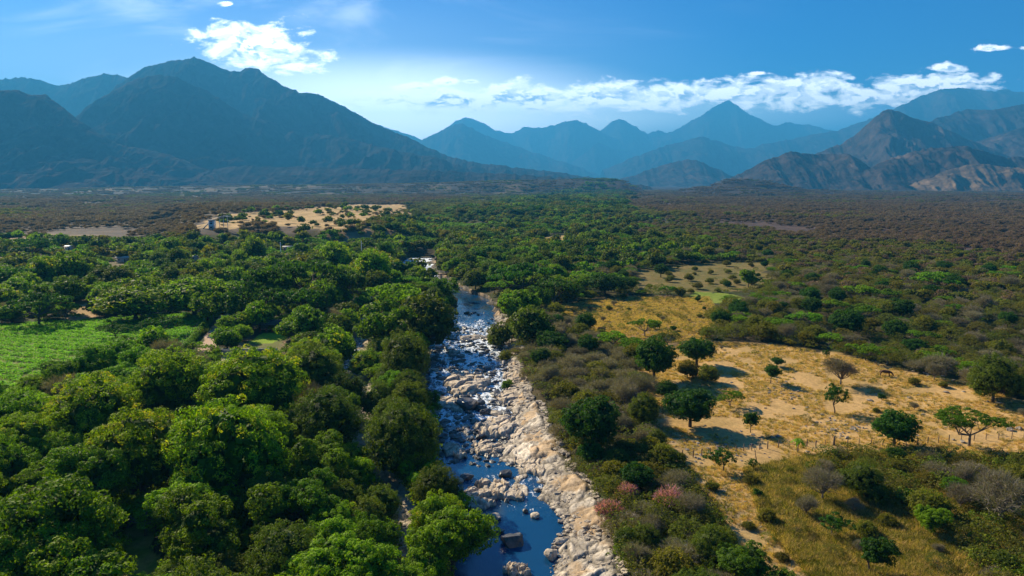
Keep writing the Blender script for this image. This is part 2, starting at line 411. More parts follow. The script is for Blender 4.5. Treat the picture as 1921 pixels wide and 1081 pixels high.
CLEARPATCH = [(1020, 448), (1060, 440), (1095, 442), (1080, 458), (1030, 460)]
CLEARPATCH2 = [(940, 462), (1010, 460), (1010, 468), (945, 470)]
def ground_cols(x, y, h):
    n1 = fbm(x/9, y/9, 4, 21); n2 = fbm(x/40, y/40, 3, 22); n3 = fbm(x/2.2, y/2.2, 3, 23)
    wx = x+(fbm(x/12, y/12, 3, 24)-.5)*7*np.clip(y/150, .5, 3); wy = y+(fbm(x/12+9, y/12, 3, 25)-.5)*9*np.clip(y/150, .5, 4)
    px, py = P(wx, np.maximum(wy, 20), base_h(x, y))
    def C(*c): return np.array(c)[None, :]
    col = np.repeat(C(.070, .055, .030), len(x), 0)
    t = sm(n1, .35, .65)[:, None]
    col = col*(1-t)+C(.045, .055, .016)*t
    def put(poly, a, b, t0=.35, t1=.65, n=n1):
        m = pip(px, py, poly)[:, None]; k = sm(n, t0, t1)[:, None]
        return np.where(m, np.array(a)[None]*(1-k)+np.array(b)[None]*k, col)
    col = put(BROWN_R, (.105, .070, .058), (.070, .050, .044)); col = put(BROWN_L, (.120, .085, .060), (.075, .058, .046))
    r = np.hypot(x, y)[:, None]
    pt = (sm(fbm(x/130, y/260, 4, 34), .60, .68)*sm(r[:, 0], 300, 450))[:, None]*(px < 1000)[:, None]; col = col*(1-pt)+C(.26, .175, .10)*pt
    pst = n1*.6+n3*.4
    col = put(OLIVEGRASS, (.21, .165, .05), (.15, .14, .03), n=pst)
    col = put(STRAW, (.31, .215, .075), (.22, .18, .05), n=pst)
    col = put(PASTURE, (.50, .315, .13), (.40, .26, .10), .42, .62, pst)
    col = put(TRACK, (.42, .29, .15), (.36, .24, .10), .45, .6, pst)
    col = put(CLEAR, (.28, .17, .115), (.20, .14, .07), n=pst); col = put(CLEAR2, (.20, .145, .05), (.13, .115, .032), n=pst); col = put(MILPA, (.14, .20, .02), (.22, .26, .04), n=n3)
    col = put(VILLAGE, (.16, .12, .07), (.10, .10, .03)); col = put(DIRT1, (.42, .27, .15), (.34, .23, .10)); col = put(DIRT2, (.52, .36, .22), (.40, .28, .15))
    col = put(TERRACE, (.50, .33, .15), (.36, .24, .10)); col = put(CLEARPATCH, (.42, .28, .12), (.32, .24, .08)); col = put(CLEARPATCH2, (.48, .34, .18), (.38, .26, .12))
    col = put(LAWN, (.20, .30, .02), (.26, .36, .03)); col = put(PLOT, (.22, .15, .09), (.14, .15, .04), n=n3); col = put(YARD, (.46, .38, .30), (.24, .23, .08), n=pst)
    col = put(SANDY, (.46, .34, .22), (.34, .25, .15), n=n3); col = put(YARD2, (.17, .20, .03), (.26, .22, .06), n=n3); col = put(YARD3, (.30, .22, .14), (.2, .17, .08), n=n3)
    # far ground colour darkened with distance, against the paleness of sun and haze
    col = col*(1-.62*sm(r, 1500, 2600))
    # field
    k = sm(n2+.4*(n1-.5), .4, .6)[:, None]; fr = (np.abs(((x*.25+y)/4.4) % 1-.5) > .36)[:, None]; m = pip(*P(x, np.maximum(y, 20), base_h(x, y)), FIELD)[:, None]
    col = np.where(m, np.where(fr, C(.17, .15, .06), C(.14, .27, .018)*(1-k)+C(.19, .23, .03)*k), col)
    m = pip(px*.3+.7*P(x, np.maximum(y, 20), base_h(x, y))[0], py, ROAD)[:, None]; col = np.where(m, C(.52, .36, .25)+(n3[:, None]-.5)*.12, col)
    return col

# ------------------------------------------------------------------ ground
def ground_mat(name, bump=.4, fine=1.3):
    m, nb, out = new_mat(name)
    at = nb.n.new('ShaderNodeAttribute'); at.attribute_name = 'col'
    g = nb.n.new('ShaderNodeNewGeometry'); pos = g.outputs['Position']
    n1 = nb.noise(pos, fine, 8, .7); n2 = nb.noise(pos, .17, 5, .6); n3 = nb.noise(pos, 5.0, 4, .7)
    f = nb.math('ADD', nb.math('MULTIPLY', n1, 1.5), nb.math('MULTIPLY', n2, .7)); f = nb.math('SUBTRACT', f, .08)
    c = nb.mix(1.0, at.outputs['Color'], nb.n.new('ShaderNodeCombineColor').outputs[0], 'MULTIPLY')
    cc = nb.n[-1] if False else None
    comb = nb.n.new('ShaderNodeCombineXYZ'); [nb.l.new(f, comb.inputs[i]) for i in range(3)]
    c = nb.mix(1.0, at.outputs['Color'], comb.outputs[0], 'MULTIPLY')
    spk = nb.step(n3, .60, .72); c = nb.mix(nb.math('MULTIPLY', spk, .35), c, (.06, .05, .03, 1))
    p = nb.n.new('ShaderNodeBsdfPrincipled'); nb.put(p.inputs['Base Color'], c); p.inputs['Roughness'].default_value = .95; p.inputs['Specular IOR Level'].default_value = .1
    b = nb.n.new('ShaderNodeBump'); b.inputs['Strength'].default_value = bump; b.inputs['Distance'].default_value = .35
    nb.l.new(nb.math('ADD', n1, nb.math('MULTIPLY', n3, .4)), b.inputs['Height']); nb.l.new(b.outputs[0], p.inputs['Normal'])
    nb.l.new(p.outputs[0], out.inputs[0]); return m
def bed_zone(x, y):
    xl, xr, xb = river(y)
    return (x > xl-2.2) & (x < xb+3.0) & (y > 60) & (y < 430)
fa = np.concatenate([np.arange(-42, 42, .14), np.arange(42, 318, 3.)])*math.pi/180
rr = [28.]
while rr[-1] < 17500: rr.append(rr[-1]*1.0078+.05)
rr = np.array(rr); A, R_ = np.meshgrid(fa, rr)
X = R_*np.sin(A); Y = R_*np.cos(A)
Z = height(X.ravel(), Y.ravel()).reshape(X.shape)
xf, yf = X.ravel(), Y.ravel()
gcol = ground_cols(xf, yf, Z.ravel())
low = np.where(bed_zone(xf, yf), .9, 0).reshape(X.shape)
# canopy-like roughness of the far plain
rg = R_; lump = (fbm(X/7, Y/7, 3, 51)-.3)*4.0*sm(rg, 900, 1500)*(1-sm(rg, 9000, 20000)); lump = np.maximum(lump, 0)
Z2 = Z-low+lump
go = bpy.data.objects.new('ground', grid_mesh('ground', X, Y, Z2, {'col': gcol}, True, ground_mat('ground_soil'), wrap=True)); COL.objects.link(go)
tag(go, 'dry valley plain of brown scrub soil, tan pasture and green farm plots around the river', 'ground', kind='structure')
# central disc below the drone
th = fa; V = [(0, 0, float(height(np.array([0.]), np.array([1.]))[0]))]

# ------------------------------------------------------------------ river bed and water
ys = [62.]
while ys[-1] < 432: ys.append(ys[-1]*1.0032+.02)
ys = np.array(ys); xl, xr, xb = river(ys); tt = np.linspace(0, 1, 170)
X = (xl-3)[:, None]+(xb+4-(xl-3))[:, None]*tt[None]; Y = np.repeat(ys[:, None], len(tt), 1)
x, y = X.ravel(), Y.ravel(); h, (xl_, xr_, xb_), _ = chan(x, y)
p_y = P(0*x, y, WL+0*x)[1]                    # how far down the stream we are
rap = np.interp(p_y, [480, 512, 560, 585, 620, 700, 790, 815, 850, 880, 895, 925, 945, 975, 1081], [1, 1, .15, .35, .95, 1, .95, .6, .55, .4, .5, .55, .4, .12, .05])
tR = np.clip((x-xr_)/np.maximum(xb_-xr_, .5), -3, 1.5); tin = np.clip((x-xl_)/np.maximum(xr_-xl_, 1), 0, 1)
s1, e1 = slabs(x, y, 2.6, 61); s2, e2 = slabs(x, y, .9, 71, .6, 1.7); s3, e3 = slabs(x, y, 5.5, 81, .8, 1.6)
big = fbm(x/7, y/9, 3, 62)
# outcrops in the stream grow towards the right bank
rightness = sm(tin, .25, 1.0)
outc = sm(big+.12*rightness+.02*rap, .79, .88)*np.clip(rap*1.25, 0, 1)
wet = (tR < 0)
mixr = sm(x-xr_+(fbm(x/2.5, y/2.5, 2, 63)-.5)*5, -1.5, 2.0)
rock = (outc*(.62+.75*s3+.30*s1+.10*s2)+(1-outc)*rap*.58*np.clip(s2*1.5-.74, 0, 1))*(1-mixr)+mixr*(.0+.62*s3+.50*s1+.22*s2)*(1-sm(tR, 1.0, 1.3))
h2_ = h+rock*sm(x, xl_-1, xl_+1.0)-.9*(1-sm(x-(xl_-3), 0, 1.0))-.9*sm(x, xb_+3.0, xb_+4)
bank = mixr
n = fbm(x/1.2, y/1.2, 4, 91); n5 = fbm(x/6, y/6, 3, 92)
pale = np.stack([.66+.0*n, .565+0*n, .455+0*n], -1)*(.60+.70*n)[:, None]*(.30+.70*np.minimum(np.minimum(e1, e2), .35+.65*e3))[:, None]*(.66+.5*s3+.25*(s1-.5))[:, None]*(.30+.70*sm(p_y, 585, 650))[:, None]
sand = np.stack([.45+0*n, .31+0*n, .18+0*n], -1)*(.7+.6*n)[:, None]
ms = (sm(n5, .50, .60)*bank*sm(tR, .15, .5))[:, None]*.8
bc = pale*(1-ms)+sand*ms
darkwet = np.clip((WL+.16-h2_)/.14, 0, 1)[:, None]
bc = bc*(1-darkwet*.72)
gc = ground_cols(x, y, h); k = sm(tR, .95, 1.25)[:, None]; bc = bc*(1-k)+gc*k
k = (1-sm(x, xl_-1.5, xl_+.3))[:, None]; bc = bc*(1-k)+gc*.8*k
bm = ground_mat('river_rock', .5, 2.2)
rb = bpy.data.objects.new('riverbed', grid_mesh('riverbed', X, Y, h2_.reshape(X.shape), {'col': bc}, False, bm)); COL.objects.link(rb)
tag(rb, 'pale fractured bedrock and sandy right bank of the shallow river', 'riverbed', kind='structure')

def water_mat():
    m, nb, out = new_mat('river_water')
    at = nb.n.new('ShaderNodeAttribute'); at.attribute_name = 'tint'
    g = nb.n.new('ShaderNodeNewGeometry'); pos = g.outputs['Position']
    mp = nb.n.new('ShaderNodeMapping'); nb.l.new(pos, mp.inputs[0]); mp.inputs['Rotation'].default_value = (0, 0, .12); mp.inputs['Scale'].default_value = (1, .42, 1)
    v = mp.outputs[0]
    n1 = nb.noise(v, 1.1, 7, .7, .8); n2 = nb.noise(v, .28, 4, .6, .5); n3 = nb.noise(v, 4.5, 4, .7)
    fo = nb.math('ADD', nb.math('MULTIPLY', n1, .75), nb.math('MULTIPLY', n2, .45)); fo = nb.math('ADD', fo, nb.math('MULTIPLY', nb.math('SUBTRACT', n3, .5), .35))
    th_ = nb.math('SUBTRACT', .86, nb.math('MULTIPLY', at.outputs['Fac'], .36))
    foam = nb.step(nb.math('SUBTRACT', fo, th_), 0, .10)
    p = nb.n.new('ShaderNodeBsdfPrincipled')
    shal = nb.noise(v, .13, 3, .5); deep = nb.mix(nb.step(shal, .52, .68), (.005, .048, .125, 1), (.040, .060, .075, 1))
    nb.put(p.inputs['Base Color'], deep); p.inputs['IOR'].default_value = 1.4; p.inputs['Specular IOR Level'].default_value = .8
    nb.put(p.inputs['Roughness'], nb.math('ADD', .04, nb.math('MULTIPLY', at.outputs['Fac'], .12)))
    b = nb.n.new('ShaderNodeBump'); b.inputs['Distance'].default_value = .25
    nb.put(b.inputs['Strength'], nb.math('ADD', .10, nb.math('MULTIPLY', at.outputs['Fac'], .75)))
    nb.l.new(nb.math('ADD', n1, nb.math('MULTIPLY', n3, .4)), b.inputs['Height']); nb.l.new(b.outputs[0], p.inputs['Normal'])
    q = nb.n.new('ShaderNodeBsdfPrincipled'); q.inputs['Base Color'].default_value = (.86, .90, .94, 1); q.inputs['Roughness'].default_value = .5
    nb.l.new(b.outputs[0], q.inputs['Normal'])
    mx = nb.n.new('ShaderNodeMixShader'); nb.l.new(foam, mx.inputs[0]); nb.l.new(p.outputs[0], mx.inputs[1]); nb.l.new(q.outputs[0], mx.inputs[2])
    nb.l.new(mx.outputs[0], out.inputs[0]); return m
M['water'] = water_mat()
tt = np.linspace(0, 1, 60); X = (xl-4)[:, None]+(xr+2.5-(xl-4))[:, None]*tt[None]; Y = np.repeat(ys[:, None], 60, 1)
rp = np.interp(P(0*ys, ys, WL+0*ys)[1], [480, 512, 560, 575, 600, 640, 790, 815, 850, 875, 895, 925, 945, 975, 1081], [1, 1, .1, .2, .6, .9, .85, .5, .2, .2, .55, .6, .5, .18, .05])
foam = rp[:, None]*(.75+.5*fbm(X/3, Y/5, 3, 95))*(1-.5*(tt[None] < .2))
Z = np.full(X.shape, WL)+(fbm(X/.9, Y/1.3, 3, 96)-.5)*.22*rp[:, None]
wo_ = bpy.data.objects.new('water', grid_mesh('water', X, Y, Z, {'tint': foam.ravel()}, True, M['water'])); COL.objects.link(wo_)
tag(wo_, 'deep blue river water breaking into white rapids between the rocks', 'water', kind='structure')
ys2 = np.arange(row_y(760, WL), row_y(580, WL), .8); sl, sr = side(ys2); tt = np.linspace(0, 1, 16)
X = (sl-2.5)[:, None]+(sr-sl+5)[:, None]*tt[None]; Y = np.repeat(ys2[:, None], 16, 1)
w2 = bpy.data.objects.new('water', grid_mesh('side_water', X, Y, np.full(X.shape, WL-.12), {'tint': np.full(X.size, .75)}, True, M['water'])); COL.objects.link(w2)
tag(w2, 'narrow glittering side channel left of the wooded island', 'water', kind='structure')
# pebbly bed of the side channel
ys3 = np.arange(66, row_y(572, WL), .45); sl, sr = side(ys3); tt = np.linspace(0, 1, 30)
X = (sl-2)[:, None]+(sr-sl+4)[:, None]*tt[None]; Y = np.repeat(ys3[:, None], 30, 1); x, y = X.ravel(), Y.ravel()
h = height(x, y); sb_, eb_ = slabs(x, y, 1.0, 131, .4, 1.4); edge = np.minimum(tt, 1-tt)[None].repeat(len(ys3), 0).ravel()
n = fbm(x/1.0, y/1.0, 3, 132)
bc = np.stack([.50+0*n, .41+0*n, .30+0*n], -1)*(.5+.8*n)[:, None]*(.6+.4*eb_)[:, None]
o = bpy.data.objects.new('dry_streambed', grid_mesh('dry_streambed', X, Y, (h+.05+sb_*.55*sm(edge, 0, .15)-.4*(1-sm(edge, 0, .08))).reshape(X.shape), {'col': bc}, False, bm)); COL.objects.link(o)
tag(o, 'pale stony side channel bed among the trees left of the river', 'streambed', kind='structure')

# ------------------------------------------------------------------ mountains
def mount_mat(name, low, high, pale, psc=.0016, amt=.5):
    m, nb, out = new_mat(name)
    g = nb.n.new('ShaderNodeNewGeometry'); pos = g.outputs['Position']
    s = nb.n.new('ShaderNodeSeparateXYZ'); nb.l.new(g.outputs['Normal'], s.inputs[0])
    n1 = nb.noise(pos, .012, 8, .68); n2 = nb.noise(pos, psc, 6, .62, .5)
    c = nb.mix(nb.step(n1, .36, .64), c4(low), c4(high))
    c = nb.mix(nb.math('MULTIPLY', nb.step(n2, .56, .70), amt), c, c4(pale))
    p = nb.n.new('ShaderNodeBsdfDiffuse'); nb.put(p.inputs[0], c)
    b = nb.n.new('ShaderNodeBump'); b.inputs['Strength'].default_value = .8; b.inputs['Distance'].default_value = 25
    nb.l.new(n1, b.inputs['Height']); nb.l.new(b.outputs[0], p.inputs['Normal'])
    nb.l.new(p.outputs[0], out.inputs[0]); return m
MM = [mount_mat('hill_forest', (.018, .018, .015), (.050, .036, .032), (.11, .08, .065)),
      mount_mat('hill_rock', (.026, .022, .022), (.072, .050, .040), (.22, .15, .11), .003, .55),
      mount_mat('hill_dry', (.08, .055, .035), (.19, .125, .07), (.30, .20, .12), .004, .6)]
def mountain(label, prof, D, Wf, Wb, mat, seed, spur=.30, step=2.0, zb=-60, pw=1.25, L=None):
    px = np.arange(prof[0][0], prof[-1][0]+step, step)
    a = np.array(prof, float)
    # smooth interpolation of the crest with small natural irregularity
    k_ = .78 if 4200 < D < 9600 else (.86 if D <= 4200 else 1.)
    D *= k_; Wf *= k_; Wb *= k_; D = D if D < 9500 else 9500+(D-9500)*.95
    py = np.interp(px, a[:, 0], a[:, 1]); k = np.hanning(9); k /= k.sum(); py = np.convolve(np.pad(py, 4, 'edge'), k, 'valid')
    wob = (fbm(px/90, px*0+seed, 3, seed)-.5)*D*.12
    yr = D+wob; t = np.array([yr[i]/pix_dir(px[i], py[i])[1] for i in range(len(px))])
    dx = np.array([pix_dir(a_, b_)[0] for a_, b_ in zip(px, py)]); dz = np.array([pix_dir(a_, b_)[2] for a_, b_ in zip(px, py)])
    xr = dx*t; zr = CAMZ+dz*t; zr = zr+(ridged(xr/(D*.012), xr*0+seed, 4, seed+3)-.5)*D*.0045
    nf, nbk = 90, 26
    v = np.concatenate([-(1-np.linspace(0, 1, nf)**.9), np.linspace(0, 1, nbk+1)[1:]])
    X = xr[None]*np.ones(len(v))[:, None]; av = np.abs(v)[:, None]; Y = yr[None]+np.where(v < 0, v*Wf, v*Wb)[:, None]
    X = X*(Y/yr[None])**.55
    Lr = L or D*.055
    mean = (fbm(X/(Lr*2.2), Y/(Lr*2.2), 3, seed+7)-.5)*Lr*1.6
    rg = ridged((X+mean)/Lr, Y/(Lr*3.2), 5, seed+9)
    rg2 = ridged((X+mean*.5)/(Lr*.28), Y/(Lr*.7), 5, seed+11)
    s = (1-av)**pw
    H0 = zr[None]-zb
    bump = np.minimum(av*5, 1)*(1-av)**.6
    Z = zb+H0*s+H0*spur*(rg-.62)*bump*1.5+H0*.07*(rg2-.6)*np.minimum(av*9+.05, 1)*(1-av)
    Z = Z+Lr*.05*(rg2-.6)*bump
    Z = np.where(av > .995, zb-10, Z)
    Z = np.minimum(Z, CAMZ+(zr[None]-CAMZ)*np.where(v[:, None] < 0, (Y/yr[None]), 1)+0)   # slopes never overtop their own crest
    o = bpy.data.objects.new('mountain', grid_mesh('mountain', X, Y, Z, None, True, mat)); COL.objects.link(o)
    return tag(o, label, 'mountain', kind='structure')
mountain('long blue back range rising at the far left edge', [(-500, 230), (-300, 170), (-150, 160), (0, 149), (40, 146), (75, 151), (110, 163), (150, 150), (200, 138), (240, 146), (300, 175), (400, 220), (520, 300)], 9500, 2500, 2500, MM[0], 11)
mountain('highest blue massif on the left with a rounded summit', [(100, 335), (160, 240), (210, 175), (245, 143), (268, 128), (300, 119), (330, 113), (365, 108), (400, 121), (430, 135), (452, 133), (468, 127), (485, 130), (500, 143), (530, 160), (560, 173), (600, 178), (650, 203), (700, 232), (760, 256), (830, 290), (880, 303), (950, 313), (1050, 325), (1110, 334), (1200, 350)], 7600, 2700, 2500, MM[0], 12, .34, 1.5)
mountain('dark blue spur standing before the highest massif', [(60, 320), (120, 245), (160, 205), (220, 165), (255, 150), (300, 141), (340, 148), (400, 178), (450, 212), (560, 246), (660, 262), (740, 282), (830, 300), (900, 325), (990, 342)], 6300, 2000, 1500, MM[0], 13, .34, 1.5)
mountain('dark foothill with purple gullies at the left edge', [(-420, 250), (-250, 190), (-100, 178), (0, 171), (35, 171), (50, 178), (85, 178), (110, 196), (150, 228), (200, 260), (240, 276), (300, 286), (360, 306), (430, 335), (500, 350)], 4700, 1500, 1300, MM[1], 14, .36, 1.5)
mountain('low rolling purple foothill below the left mountains', [(-400, 270), (-100, 285), (0, 278), (60, 270), (110, 284), (170, 300), (230, 318), (300, 330), (420, 344), (560, 350)], 3900, 900, 900, MM[1], 15, .4)
mountain('gentle pale apron of land sloping off the left massif', [(180, 345), (300, 318), (420, 312), (560, 314), (700, 318), (850, 322), (1000, 330), (1120, 338), (1220, 350)], 5000, 1700, 1500, MM[0], 16, .15, 2, pw=1.5)
mountain('faint ridge just right of the left massif', [(620, 260), (690, 229), (730, 242), (780, 258), (830, 275), (900, 310)], 14000, 2500, 2500, MM[0], 17)
mountain('pale blue pointed peak left of the valley centre', [(740, 300), (790, 263), (825, 247), (852, 236), (866, 231), (885, 241), (910, 254), (950, 268), (1000, 286), (1060, 306), (1130, 330), (1180, 345)], 13000, 2600, 2500, MM[0], 18)
mountain('jagged pale range behind the pointed peak', [(800, 270), (850, 230), (872, 221), (895, 226), (920, 240), (950, 251), (965, 250), (980, 238), (1000, 242), (1020, 240), (1045, 233), (1065, 226), (1082, 225), (1100, 233), (1130, 250), (1160, 262), (1230, 300)], 17500, 3000, 2500, MM[0], 19)
mountain('twin-topped hazy range in the middle distance', [(1080, 290), (1120, 250), (1145, 230), (1165, 224), (1185, 234), (1215, 252), (1240, 245), (1290, 262), (1350, 290)], 18500, 3000, 2500, MM[0], 20)
mountain('tall pyramid peak faint in the central haze', [(1150, 300), (1220, 262), (1270, 243), (1310, 220), (1340, 202), (1366, 189), (1388, 202), (1420, 222), (1450, 238), (1480, 230), (1520, 236), (1560, 246), (1640, 262), (1700, 300)], 17800, 3000, 3000, MM[0], 21)
mountain('low haze-blue hill with one small point near the valley mouth', [(1030, 330), (1080, 300), (1110, 278), (1122, 266), (1140, 276), (1180, 288), (1240, 300), (1300, 330)], 15500, 1500, 1500, MM[0], 22)
mountain('rounded grey-blue hill in mid valley right of centre', [(1130, 320), (1190, 295), (1240, 277), (1280, 266), (1316, 257), (1345, 266), (1375, 275), (1420, 280), (1460, 290), (1510, 300), (1600, 330)], 11500, 2000, 2000, MM[0], 23)
mountain('small pale hill at the valley mouth', [(1150, 342), (1180, 332), (1220, 318), (1260, 306), (1292, 300), (1320, 305), (1345, 318), (1380, 335), (1420, 348)], 8600, 1200, 1200, MM[1], 24)
mountain('long hazy slope climbing to the cloud at upper right', [(1380, 300), (1430, 272), (1500, 258), (1570, 246), (1620, 228), (1660, 212), (1700, 194), (1740, 176), (1780, 165), (1830, 168), (1860, 172), (1890, 169), (1921, 175), (2000, 168), (2150, 180), (2350, 260)], 12500, 3000, 2500, MM[0], 25)
mountain('blue range high behind the right edge', [(1640, 290), (1700, 250), (1760, 222), (1810, 207), (1860, 208), (1900, 200), (1940, 192), (2050, 176), (2200, 190), (2400, 270)], 8800, 2400, 2200, MM[0], 26)
mountain('dark pyramid mountain with pale cliffs on the right', [(1480, 320), (1530, 289), (1575, 272), (1605, 255), (1630, 232), (1650, 214), (1663, 206), (1685, 209), (1715, 224), (1750, 232), (1790, 250), (1830, 268), (1870, 285), (1940, 310)], 6800, 1700, 1500, MM[1], 27, .42, 1.5)
mountain('dark ridge behind the right edge hills', [(1740, 320), (1800, 272), (1850, 262), (1890, 250), (1930, 235), (2000, 225), (2150, 230), (2300, 300)], 7400, 1800, 1500, MM[1], 28, .4)
mountain('dark twin-domed hill on the right of the valley mouth', [(1340, 345), (1390, 326), (1430, 304), (1465, 290), (1492, 284), (1512, 289), (1550, 291), (1590, 289), (1612, 300), (1640, 320), (1670, 333), (1720, 346)], 5200, 1000, 1000, MM[1], 29, .42, 1.5)
mountain('purple-brown hill with dark top by the right edge', [(1600, 335), (1650, 306), (1690, 292), (1735, 280), (1775, 275), (1815, 276), (1850, 286), (1890, 297), (1940, 292), (2050, 280), (2200, 300), (2350, 340)], 4700, 950, 1000, MM[1], 30, .42, 1.5)
mountain('low tan sunlit hill at the right edge', [(1700, 348), (1745, 336), (1775, 320), (1810, 310), (1850, 310), (1900, 316), (1960, 310), (2100, 322), (2250, 348)], 3900, 600, 800, MM[2], 31, .45)

# ------------------------------------------------------------------ tree prototypes (crown and trunk meshes shared by their copies)
def unit(v): return v/np.maximum(np.linalg.norm(v, axis=-1, keepdims=True), 1e-9)
def sphere_pts(n, rng, up=-.2):
    v = unit(rng.normal(size=(n*3, 3))); v = v[v[:, 2] > up]; return v[:n]
def lobed_crown(mb, lobes, rng, clumps, leaves, rc, leaf, low=-.25, tip=0., flat=.8, core=.64, asp=.55, droop=0.):
    """lobes: (x, y, z, rx, ry, rz); leaf clumps sit on the outer surface of the lobes"""
    L = np.array(lobes, float); area = (L[:, 3]*L[:, 5]); area /= area.sum()
    for li, l in enumerate(L):
        n = max(6, int(clumps*area[li])); d = sphere_pts(n, rng, low)
        jit = rng.uniform(.82, 1.09, (len(d), 1))
        c = l[:3]+d*l[3:6]*jit
        keep = np.ones(len(c), bool)
        for lj, q in enumerate(L):
            if lj != li: keep &= (np.linalg.norm((c-q[:3])/q[3:6], axis=1) > .82)
        c = c[keep]; d = d[keep]
        if len(c):
            cr = rc*rng.uniform(.65, 1.25, len(c)); ct = rng.uniform(0, 1, len(c))
            m = leaves; dd = unit(rng.normal(size=(len(c), m, 3))+d[:, None]*.55+np.array([0, 0, .35]))
            pos = c[:, None]+dd*cr[:, None, None]*np.array([1, 1, flat])*rng.uniform(.75, 1.08, (len(c), m, 1))
            pos[..., 2] -= droop*rng.random((len(c), m))
            nrm = unit(dd+rng.normal(size=dd.shape)*.36)
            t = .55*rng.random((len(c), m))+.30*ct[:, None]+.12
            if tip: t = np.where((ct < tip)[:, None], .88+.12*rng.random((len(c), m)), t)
            mb.quads(pos.reshape(-1, 3), nrm.reshape(-1, 3), leaf*rng.uniform(.7, 1.25, len(c)*m), asp, t.ravel(), rng)
        if core:                                  # inner foliage that closes the crown, blocks light and is tinted dark as shade
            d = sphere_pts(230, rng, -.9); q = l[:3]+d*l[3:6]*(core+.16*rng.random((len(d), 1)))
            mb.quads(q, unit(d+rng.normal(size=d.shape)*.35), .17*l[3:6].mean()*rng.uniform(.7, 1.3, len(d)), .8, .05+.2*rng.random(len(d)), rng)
def branches(mb, base_r, forks, height_fork, rng, k=6, lean=(0, 0), sub=True):
    t = np.array([lean[0], lean[1], height_fork])
    mb.tube([(0, 0, -.6), (lean[0]*.2, lean[1]*.2, height_fork*.4), t], [base_r*1.25, base_r, base_r*.8], k)
    for f in forks:
        f = np.array(f, float); mid = (t+f)/2+np.array([0, 0, -.12*np.linalg.norm(f-t)])+rng.normal(size=3)*.12*np.linalg.norm(f-t)*.5
        mb.tube([t-(0, 0, .15), mid, f], [base_r*.6, base_r*.38, base_r*.12], 5)
        if sub:
            for s in range(2):
                e = mid+(f-mid)*.5+rng.normal(size=3)*np.linalg.norm(f-t)*.3+(0, 0, .4); mb.tube([mid, (mid+e)/2+(0, 0, .1), e], [base_r*.3, base_r*.2, base_r*.07], 4)
PROTO = {}      # kind -> list of (crown mesh, trunk mesh, height, width)
def reg(kind, cm, tm, cmat, tmat, h, w):
    PROTO.setdefault(kind, []).append((cm.mesh(kind+'_crown', M[cmat]), tm.mesh(kind+'_trunk', M[tmat], True), h, w))
def dome_lobes(rng, w, h, n, z0=.42, sq=.30):
    out = [(0, 0, h*.55, w*.36, w*.36, h*.42)]
    for i in range(n):
        a = i*2*math.pi/n+rng.uniform(-.4, .4); r = w*rng.uniform(.17, .28); s = w*rng.uniform(.19, .27)
        out.append((r*math.cos(a), r*math.sin(a), h*rng.uniform(z0-.05, z0+.22), s, s*rng.uniform(.85, 1.15), h*rng.uniform(sq-.04, sq+.06)))
    return out
